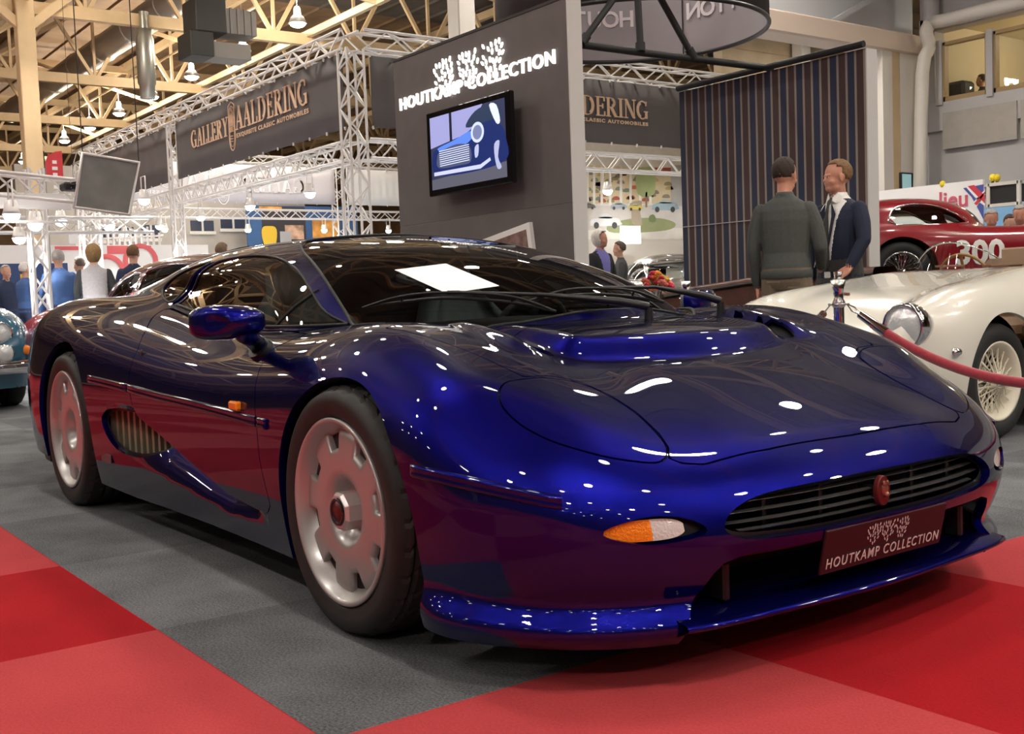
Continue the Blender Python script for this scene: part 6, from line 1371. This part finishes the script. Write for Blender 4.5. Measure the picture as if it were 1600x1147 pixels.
# teal saloon at the left edge
q = U(57, 525, x=-8.1)
TT, TF = classic('teal classic saloon with chrome bumper, cut off by the left picture edge', (-10.3, q.y-.83, 0), math.radians(1), TEAL, ([-2.2, -1.8, -1.2, -.6, 0, .6, 1.2, 1.8, 2.2], [.55, .78, .90, .93, .95, .95, .92, .84, .60]), 4.5, 1.66, 2.6, (1.40, -1.25),
    [((1.42, .62, .56), (.82, .21, .36)), ((-1.25, .64, .55), (.85, .20, .36))], cab=((-.35, 0, .80), (1.45, .70, .66)), wins=([(-.1, 1.0), (-.12, 1.30), (.25, 1.28), (.62, 1.12), (.72, 1.0)], [(-.95, 1.0), (-.98, 1.16), (-.7, 1.27), (-.22, 1.30), (-.2, 1.0)]), screen=((1, [(-.4, 1.02), (.50, 1.02), (.46, 1.25), (-.4, 1.29)]), (-1, [(-.3, 1.05), (.40, 1.05), (.36, 1.25), (-.3, 1.28)])), light=(2.17, .50, .70, .105), bumper=(2.26, .40, .82), grille=(2.19, .66, .20, .24), name='saloon_car')
for s in (-1, 1):
    o = bpy.data.objects.new('fog_lamp', None); C.objects.link(o); o.parent = TT; o.location = (2.33, s*.49, .53)
    MB().lathe([(.001, .03), (.05, .025), (.072, .004), (.078, -.01), (.05, -.07)], axis='x', n=24).build('lens', LENS, o); MB().lathe([(.072, .006), (.08, 0), (.078, -.02)], axis='x', n=24).build('lamp_rim', CHROME, o); MB().bar((-.03, 0, -.06), (-.03, 0, -.12), .03).build('lamp_stay', CHROME, o)
    MB().sphere((2.19, s*.70, .55), .045, 16, 10, (.8, 1, 1)).build('amber_indicator', AMBER, TT)
MB().sphere((2.02, 0, .93), .05, 16, 10).bar((2.02, 0, .80), (2.02, 0, .90), .03).build('bonnet_mascot', CHROME, TT)
# grey classic facing the stand between the two walls
hd = math.radians(-30)
GT, GF_ = classic('warm grey classic saloon beyond the bouquet, windscreen towards the camera', (-10.3, 10.4, 0), hd, GREYC, ([-2.2, -1.8, -1.2, -.6, 0, .6, 1.2, 1.8, 2.2], [.55, .80, .90, .95, .97, .97, .94, .84, .55]), 4.4, 1.68, 2.6, (1.35, -1.25),
    [((1.35, .64, .56), (.82, .21, .36)), ((-1.25, .64, .55), (.85, .20, .36))], cab=((-.30, 0, .82), (1.35, .74, .64)), wins=([(-.1, 1.04), (-.12, 1.32), (.25, 1.30), (.58, 1.14), (.66, 1.04)], [(-.90, 1.04), (-.92, 1.18), (-.65, 1.29), (-.22, 1.32), (-.2, 1.04)]), screen=((1, [(-.4, 1.05), (.56, 1.05), (.50, 1.28), (-.4, 1.33)]), (-1, [(-.3, 1.08), (.40, 1.08), (.36, 1.27), (-.3, 1.30)])), light=(2.0, .52, .70, .10), bumper=(2.24, .42, .80), grille=(2.16, .60, .24, .2), name='saloon_car')
MB().tube(on_surface(crom([(.555, 1.04), (.50, 1.29), (0, 1.34)], 4), 'yz', 1, GF_)+on_surface(crom([(.555, 1.04), (.50, 1.29), (0, 1.34)], 4)[::-1], 'yz', -1, GF_), .016, 6).build('screen_frame', CHROME, GT)
for y, m in ((.34, mat('tan_card', (.55, .36, .16), rough=.7)), (-.12, mat('white_card', (.75, .72, .64), rough=.7))): MB().box((.62, y, 1.12), (.02, .26, .20)).build('window_card', m, GT)
# ---------------------------------------------------------------- visitors: one fused body each, hair and loose clothing as parts
from mathutils.kdtree import KDTree
def skin_mats(): return mat('skin', (.55, .30, .21), rough=.5, noise=.06, nscale=30)
SKIN = skin_mats(); SKINR = mat('ruddy_skin', (.58, .27, .19), rough=.5, noise=.06, nscale=30)
def vtube(b, pts, rs, tag_, tags, n=14, k=4, flat=None):
    P = crom(pts, k) if len(pts) > 2 else [np.array(p) for p in pts]; R = [float(np.interp(i/(len(P)-1)*(len(rs)-1), range(len(rs)), rs)) for i in range(len(P))]
    c0 = len(b.v); m = MB(); m.tube([Vector(p) for p in P], R, n)
    if flat:
        for i, v in enumerate(m.v):
            j = min(i//n, len(P)-1) if i < n*len(P) else (0 if i < n*(len(P)+1) else len(P)-1); c = P[j]; m.v[i] = tuple(c[a]+(v[a]-c[a])*flat[a] for a in range(3))
    b.add(m.v, m.f); b.sphere(P[0], R[0], 12, 8, flat or (1, 1, 1)); b.sphere(P[-1], R[-1], 12, 8, flat or (1, 1, 1)); tags += [tag_]*(len(b.v)-c0)
def loft(b, rings, tag_, tags, n=24, p=2.3):
    """rings: (centre x, centre y, z, half depth x, half width y)"""
    vs = []; o = superell(n, p)
    for cx, cy, z, hx, hy in rings:
        for u, v in o: vs.append((cx+u*hx, cy+v*hy, z))
    k = len(rings); c0 = len(b.v)
    b.add(vs, [(i*n+j, i*n+(j+1) % n, (i+1)*n+(j+1) % n, (i+1)*n+j) for i in range(k-1) for j in range(n)]+[tuple(range(n))[::-1], tuple(range((k-1)*n, k*n))])
    tags += [tag_]*(len(b.v)-c0)
def hand(b, tags, wr, dir_, palm_n, tag_='skin', curl=.5, s=1, sc=1.):
    """palm, four bent fingers and a thumb from wrist wr; dir_ points to the fingertips, palm_n out of the palm"""
    wr = Vector(wr); d = Vector(dir_).normalized(); nrm = Vector(palm_n); nrm = (nrm-d*nrm.dot(d)).normalized(); side = d.cross(nrm)*s
    c0 = len(b.v)
    for k in range(5): u = -1+k/2; b.tube([wr+side*u*.014*sc, wr+d*.045*sc+side*u*.032*sc, wr+d*.088*sc+side*u*.034*sc], [.016*sc, .015*sc, .012*sc], 8)
    b.sphere(wr, .026*sc, 10, 8)
    for k, L in enumerate((.072, .082, .077, .060)):
        p = wr+d*.088*sc+side*(-.030+.020*k)*sc; v = d.copy(); pts = [p]
        for j, f in enumerate((.42, .33, .25)):
            v = (v*math.cos(curl*(.5+.35*j))+nrm*math.sin(curl*(.5+.35*j))).normalized(); p = p+v*L*f*sc; pts.append(p)
        b.tube(pts, [.0092*sc, .0088*sc, .0082*sc, .0068*sc], 8); b.sphere(pts[-1], .0068*sc, 8, 6)
    p = wr+d*.022*sc-side*.030*sc; v = (d*.65-side*.65+nrm*.35).normalized(); p2 = p+v*.036*sc; v2 = (v+d*.5+nrm*.3).normalized(); p3 = p2+v2*.030*sc
    b.tube([p, p2, p3], [.013*sc, .011*sc, .009*sc], 8); b.sphere(p3, .009*sc, 8, 6)
    tags += [tag_]*(len(b.v)-c0)
def person(label, loc, heading, H=1.78, top='top', mats=None, legs='legs', arms=None, head_turn=0., head_tilt=0., voxel=.012, hair=None, hairlen='short', group=None, build_=1., sole=0., hold=None, face=True, jacket=False, shirt=None, skin=None):
    """mats: dict top/sleeve/legs/shoe; arms: ((elbow, wrist, hand dir, palm normal) left, right) in body axes (x forward, y left)"""
    t = thing('person', label, 'person', loc, heading, group); s = H/1.78; b = MB(); tags = []
    W = build_; low = loc[2] < -.01
    # legs and shoes
    for q in (-1, 1):
        vtube(b, [(0, q*.085, .92), (.012, q*.098, .72), (.022, q*.105, .50), (-.005, q*.108, .28), (-.012, q*.11, .10)], [.098*W, .092*W, .068, .060, .052], 'legs', tags)
        vtube(b, [(-.05, q*.11, .045), (.06, q*.115, .045), (.165, q*.125, .030)], [.046, .044, .034], 'shoe', tags, flat=(1, .92, .85))
    # trunk
    loft(b, [(0, 0, .84, .095*W, .150*W), (0, 0, .90, .118*W, .172*W), (0, 0, .98, .115*W, .170*W)], 'legs', tags)
    hem = .84 if jacket else .93
    loft(b, [(0, 0, hem, .125*W, .182*W), (0, 0, hem+.08, .125*W, .178*W), (.01, 0, 1.10, .120*W, .170*W), (.005, 0, 1.22, .125*W, .182*W), (-.005, 0, 1.33, .122*W, .195*W), (-.012, 0, 1.40, .105*W, .190*W), (-.015, 0, 1.455, .082, .140), (-.012, 0, 1.49, .062, .085), (-.008, 0, 1.515, .058, .062)], 'top', tags)
    sk = 'skin'
    vtube(b, [(-.008, 0, 1.51), (.0, 0, 1.54), (.012, 0, 1.60)], [.053, .053, .056], sk, tags)
    # arms
    arms = arms or (((.02, .235, 1.14), (.07, .225, .90), (.15, -.02, -1), (.1, -1, 0)), ((.02, -.235, 1.14), (.07, -.225, .90), (.15, .02, -1), (.1, 1, 0)))
    for q, (el, wr, hd_, pn_) in zip((1, -1), arms):
        sh = Vector((-.012, q*.170*W, 1.400)); el = Vector(el); wr = Vector(wr); e2 = (wr-el).normalized()
        vtube(b, [tuple(sh), tuple(sh*.55+el*.45+Vector((0, q*.012, 0))), tuple(el)], [.060*W, .056*W, .050], 'sleeve', tags); vtube(b, [tuple(el), tuple(el*.5+wr*.5), tuple(wr-e2*.01)], [.050, .044, .036], 'sleeve', tags)
        hand(b, tags, wr+e2*.012, hd_, pn_, s=q, sc=1.02)
    # head, turned and tilted about the neck
    hb = MB(); ht = []
    def hs(c, r, sc=(1, 1, 1), tg=sk): c0 = len(hb.v); hb.sphere(c, r, 24, 16, sc); ht.extend([tg]*(len(hb.v)-c0))
    hs((-.008, 0, .075), .098, (1.0, .79, .95)); hs((.030, 0, .02), .074, (.92, .82, 1.12)); hs((.048, 0, -.035), .044, (.95, .95, .72)); hs((.025, 0, -.028), .056, (1, 1.02, .7))
    hs((.072, 0, .058), .030, (.8, 1.7, .45)); hs((.092, 0, .022), .0135, (1.2, .9, 1.1)); hs((.086, 0, .040), .010, (1, .8, 2.0)); hs((.086, .011, .016), .008); hs((.086, -.011, .016), .008)
    hs((.084, 0, -.012), .010, (.9, 2.0, .55), 'lip'); hs((.082, 0, -.020), .010, (.9, 1.7, .6), 'lip')
    for q in (-1, 1):
        hs((.074, q*.030, .042), .0125, (.8, 1.1, .8)); hs((.056, q*.045, .008), .026, (.9, .7, .8)); hs((-.006, q*.079, .035), .026, (.75, .35, 1.25)); hs((-.012, q*.085, .045), .017, (.7, .4, 1.1))
    HR = Matrix.Translation((.012, 0, 1.605)) @ Matrix.Rotation(head_turn, 4, 'Z') @ Matrix.Rotation(head_tilt, 4, 'Y')
    b.add([tuple(HR @ Vector(v)) for v in hb.v], hb.f); tags += ht
    me = b.mesh('body'); o = bpy.data.objects.new('tmp', me); C.objects.link(o); md = o.modifiers.new('r', 'REMESH'); md.mode = 'VOXEL'; md.voxel_size = voxel; md.use_smooth_shade = True
    sm = o.modifiers.new('s', 'SMOOTH'); sm.iterations = 2; sm.factor = .5
    dg = bpy.context.evaluated_depsgraph_get(); dg.update(); m2 = bpy.data.meshes.new_from_object(o.evaluated_get(dg)); bpy.data.objects.remove(o)
    kd = KDTree(len(b.v)); [kd.insert(Vector(v), i) for i, v in enumerate(b.v)]; kd.balance()
    names = ['skin', 'top', 'sleeve', 'legs', 'shoe', 'lip', 'shirt']; mm = dict(mats); mm['skin'] = skin or SKIN; mm['lip'] = mat('lips', (.50, .20, .17), rough=.5); mm.setdefault('sleeve', mm['top']); mm.setdefault('shoe', mat('dark_shoe', (.03, .025, .022), rough=.4)); mm.setdefault('shirt', shirt or mm['top'])
    m2.materials.clear(); [m2.materials.append(mm[k]) for k in names]
    for p in m2.polygons:
        c = p.center; tg = tags[kd.find(c)[1]]
        if 'sleeve' in mats and tg in ('top', 'sleeve') and c.z > .9: tg = 'sleeve' if abs(c.y) > .160*W or (tg == 'sleeve' and abs(c.x) > .13) else 'top'
        if tg == 'top':
            if c.z > 1.487 and shirt: tg = 'shirt'
            elif shirt and c.x > .03 and c.z > .90 and abs(c.y) < .030+.075*max(0, (c.z-.98)/.45): tg = 'shirt'
        p.material_index = names.index(tg)
    m2.polygons.foreach_set('use_smooth', [True]*len(m2.polygons)); m2.transform(Matrix.Scale(s, 4)); link('body', m2, None, t)
    # hair: a cap over the skull down to the hairline
    if hair:
        hm = mat('hair_%02d%02d%02d' % tuple(int(c*99) for c in hair), hair, rough=.75, noise=.35, nscale=90); n, m = 40, 22; vs = []; ok = []
        for i in range(m+1):
            for j in range(n):
                ph = PI*i/m; a = 2*PI*j/n; d = Vector((math.sin(ph)*math.cos(a), math.sin(ph)*math.sin(a), math.cos(ph))); w = .0055*math.sin(a*23+i*1.3)+.004*math.sin(a*11-i)
                th = {'short': .104, 'long': .125, 'crop': .1005}[hairlen]+w*.6
                low_ = d.z
                lim = .62 if d.x > .45 else (.30 if d.x > .12 else (-.30 if d.x > -.2 else (-.62 if hairlen != 'long' else -.9)))
                if hairlen == 'long' and d.x < .3: lim = -.92
                vs.append(Vector((-.010, 0, .078))+Vector((d.x*th, d.y*th*.83, d.z*th*.97+(-.03*max(0, -d.z) if hairlen == 'long' else 0)))); ok.append(d.z > lim)
        fs = [(i*n+j, (i+1)*n+j, (i+1)*n+(j+1) % n, i*n+(j+1) % n) for i in range(m) for j in range(n) if all(ok[q] for q in (i*n+j, (i+1)*n+j, (i+1)*n+(j+1) % n, i*n+(j+1) % n))]
        hb2 = MB(); hb2.add([tuple((HR @ v)*s) for v in vs], fs, True); ho = hb2.build('hair', hm, t); so = ho.modifiers.new('t', 'SOLIDIFY'); so.thickness = .012; so.offset = -1
    if face:
        eb, wb = MB(), MB()
        for q in (-1, 1):
            wb.sphere(tuple((HR @ Vector((.0795, q*.030, .0425)))*s), .0105*s, 12, 8, (.7, 1.15, .62)); eb.sphere(tuple((HR @ Vector((.0855, q*.030, .0425)))*s), .0058*s, 10, 6, (.6, 1, 1))
        wb.build('eyes', mat('eye_white', (.72, .68, .64), rough=.3), t); eb.build('pupils', mat('pupil', (.03, .025, .02), rough=.2), t)
        bb = MB()
        for q in (-1, 1): bb.tube([tuple((HR @ Vector((.084, q*.016, .060)))*s), tuple((HR @ Vector((.082, q*.032, .064)))*s), tuple((HR @ Vector((.070, q*.046, .060)))*s)], [.003, .0038, .002], 6)
        bb.build('eyebrows', mat('brow', tuple(c*.6 for c in (hair or (.2, .15, .1))), rough=.8), t)
    t['s'] = s; return t, s, HR
def cl(name, col, **k): return mat(name, col, rough=.8, noise=.08, nscale=45, bump=.15, bscale=300, **k)
# the two men by the striped wall
CHAR = cl('charcoal_knit', (.070, .075, .070)); KHAKI = cl('khaki_trousers', (.17, .125, .085)); NAVYS = cl('navy_jacket', (.012, .016, .040)); GREYT = cl('grey_trousers', (.055, .055, .055)); SHIRT = cl('white_shirt', (.80, .78, .76)); TIE = cl('dark_tie', (.045, .045, .042))
q = U(1225, 245, z=1.78); hd = math.radians(118)
p1, s1, h1 = person('man seen from behind in charcoal zip jumper and khaki trousers, in front of striped wall', (q.x, q.y, 0), hd, 1.78, mats=dict(top=CHAR, legs=KHAKI), hair=(.035, .022, .016), hairlen='crop', voxel=.0055, build_=.98, head_turn=-.25, skin=SKINR, face=True,
    arms=(((-.02, .228, 1.13), (.06, .222, .88), (.12, -.02, -1), (.2, -1, 0)), ((.0, -.240, 1.14), (.20, -.205, 1.0), (.95, .1, .1), (0, 1, .3))))
b = MB(); b.lathe([(.060, 1.445), (.066, 1.46), (.064, 1.515), (.059, 1.53), (.054, 1.52)], (-.008, 0, 0), n=28); b.v = [tuple(Vector(v)*s1) for v in b.v]; b.build('collar', CHAR, p1)
b = MB(); b.lathe([(.122, .92), (.129, .925), (.130, .975), (.124, .985)], n=32, R=Matrix.Diagonal((1, 1.42, 1))); b.build('hem_rib', CHAR, p1)
MB().box((-.155, .06, .90), (.012, .09, .010)).box((-.150, -.08, .86), (.010, .08, .008)).build('pocket_seam', KHAKI, p1)
ph = MB().box((0, 0, 0), (.016, .075, .15), bev=.006).build('phone', GLOSSB, None); Mh = Matrix.Translation(p1.location) @ Matrix.Rotation(hd, 4, 'Z') @ Matrix.Translation(Vector((.292, -.185, 1.035))) @ Matrix.Rotation(.9, 4, 'Y'); ph.matrix_world = Mh
tag(ph, 'silver-black phone in the right hand of the man in the charcoal jumper', 'phone')
q = U(1306, 250, z=1.80); hd = math.radians(-97)
p2, s2, h2 = person('man in navy suit jacket, white shirt and dark tie facing the man in charcoal', (q.x+.02, q.y, 0), hd, 1.80, mats=dict(top=NAVYS, legs=GREYT), shirt=SHIRT, hair=(.20, .11, .05), hairlen='short', voxel=.005, build_=1.06, jacket=True, head_turn=-.42, skin=SKINR,
    arms=(((.05, .285, 1.17), (.16, .25, .985), (.75, -.1, -.5), (.1, -.2, -1)), ((.0, -.265, 1.14), (.05, -.25, .90), (.12, .02, -1), (.2, 1, 0))))
b = MB()
for q_ in (-1, 1):
    vs = [Vector((.108, q_*.030, 1.455)), Vector((.128, q_*.085, 1.37)), Vector((.146, q_*.070, 1.28)), Vector((.150, q_*.012, 1.05)), Vector((.146, q_*.034, 1.22)), Vector((.118, q_*.038, 1.36))]
    b.add([v*s2*1.0 for v in vs], [(0, 1, 5), (1, 2, 4, 5), (2, 3, 4)]); b.add([v*s2-Vector((.006, 0, 0)) for v in vs], [(0, 1, 5), (1, 2, 4, 5), (2, 3, 4)])
b.build('lapels', NAVYS, p2)
b = MB(); pr = [(.074, 1.500, .017), (.098, 1.47, .020), (.112, 1.44, .014), (.132, 1.36, .022), (.142, 1.22, .030), (.142, 1.05, .036), (.138, .99, .03), (.136, .955, .004)]
vs = []
for x, z, w in pr:
    for y, dx in ((-w, 0), (0, .008), (w, 0), (0, -.006)): vs.append((x*s2, y*s2, z*s2))
vs = [(v[0]+(.008 if i % 4 == 1 else 0), v[1], v[2]) for i, v in enumerate(vs)]
b.add(vs, [(i*4+j, (i+1)*4+j, (i+1)*4+(j+1) % 4, i*4+(j+1) % 4) for i in range(len(pr)-1) for j in range(4)], True); b.build('tie', TIE, p2)
b = MB()
for q_ in (-1, 1): b.add([Vector(v)*s2 for v in ((-.02, q_*.062, 1.535), (.055, q_*.045, 1.535), (.088, q_*.004, 1.485), (.080, q_*.050, 1.455), (.02, q_*.078, 1.485), (-.03, q_*.072, 1.50))], [(0, 1, 4, 5), (1, 2, 3, 4)])
ob = b.build('shirt_collar', SHIRT, p2); so = ob.modifiers.new('t', 'SOLIDIFY'); so.thickness = .004
MB().box((.135*s2, .105*s2, 1.32*s2), (.006, .008, .012)).build('lapel_pin', CHROME, p2)
# a chrome post the man in the suit rests his hand on
hw = p2.matrix_world if False else Matrix.Translation(p2.location) @ Matrix.Rotation(hd, 4, 'Z')
hp = hw @ Vector((.265*1.0, .24, 0)); stanchion(hp.x, hp.y, 'chrome rope post under the hand of the man in the navy suit', .955)
# visitors further off
def vis(label, px, py, x=None, z=1.76, hd=0., **k):
    q = U(px, py, z=z); return person(label, (q.x, q.y, 0), hd, z, **k)
BLUEJ = cl('blue_jacket', (.05, .11, .28)); JEANS = cl('dark_jeans', (.03, .045, .10)); HGREY = cl('grey_marl', (.36, .34, .34)); HBLK = cl('black_sleeve', (.035, .035, .038)); DNAVY = cl('dark_navy_coat', (.02, .03, .07)); BLKC = cl('black_coat', (.012, .012, .014)); VIOL = cl('violet_shirt', (.16, .15, .42)); OLIVE = cl('olive_jacket', (.09, .07, .05)); DGREYC = cl('dark_grey_coat', (.05, .052, .055)); GREYHAIR = (.34, .32, .30); WHITEH = (.62, .58, .54)
vis('long-haired visitor in grey top with black sleeves, seen from behind', 145, 383, hd=math.radians(160), mats=dict(top=HGREY, sleeve=HBLK, legs=JEANS), hair=(.26, .15, .06), hairlen='long', face=False)
vis('grey-haired visitor in bright blue jacket, left of the long-haired visitor', 90, 390, z=1.78, hd=math.radians(170), mats=dict(top=BLUEJ, legs=JEANS), hair=GREYHAIR, face=False)
vis('dark-haired visitor half hidden between blue jacket and grey top', 124, 401, z=1.72, hd=math.radians(200), mats=dict(top=BLKC, legs=JEANS), hair=(.12, .09, .07), face=False)
vis('visitor in dark navy coat beyond the maroon saloon windscreen', 207, 383, z=1.80, hd=math.radians(150), mats=dict(top=DNAVY, legs=JEANS), hair=(.14, .07, .03), face=False)
vis('white-capped visitor in blue jacket left of the white tower truss', 38, 410, z=1.74, hd=math.radians(110), mats=dict(top=BLUEJ, legs=JEANS), hair=WHITEH, face=False)
vis('visitor in dark blue jacket at the far left picture edge', 8, 414, z=1.74, hd=math.radians(20), mats=dict(top=DNAVY, legs=JEANS), hair=GREYHAIR)
vis('visitor whose brown hair just shows above the blue car roof', 346, 379, z=1.78, hd=math.radians(120), mats=dict(top=OLIVE, legs=JEANS), hair=(.16, .10, .06), face=False)
vis('white-haired man in black jacket and violet shirt beside the pale wall end', 937, 360, z=1.74, hd=math.radians(5), mats=dict(top=BLKC, legs=JEANS), shirt=VIOL, hair=WHITEH, hairlen='long', jacket=True, skin=SKINR, head_turn=.5)
vis('dark-haired visitor in dark grey coat facing the white-haired man', 968, 377, z=1.62, hd=math.radians(230), mats=dict(top=DGREYC, legs=JEANS), hair=(.08, .06, .05))
vis('grey-bearded man in brown jacket and white shirt beyond the red coupe bonnet', 1548, 327, z=1.78, hd=math.radians(-50), mats=dict(top=OLIVE, legs=JEANS), shirt=SHIRT, hair=GREYHAIR, head_tilt=.35, skin=SKINR, jacket=True)
vis('dark-haired visitor between the two grey-haired men at the right edge', 1577, 335, z=1.76, hd=math.radians(-40), mats=dict(top=CHAR, legs=JEANS), hair=(.06, .04, .03), head_tilt=.3)
vis('grey-haired man in dark jacket at the right picture edge', 1594, 320, z=1.80, hd=math.radians(-70), mats=dict(top=BLKC, legs=JEANS), shirt=cl('slate_shirt', (.12, .15, .20)), hair=GREYHAIR, head_tilt=.3, skin=SKINR, jacket=True)
q = U(1534, 116, y=YB+1.5); person('man in dark top sitting behind the upper office window', (q.x, q.y, q.z-1.62), math.radians(200), 1.62, mats=dict(top=BLKC, legs=JEANS), hair=(.05, .04, .03))
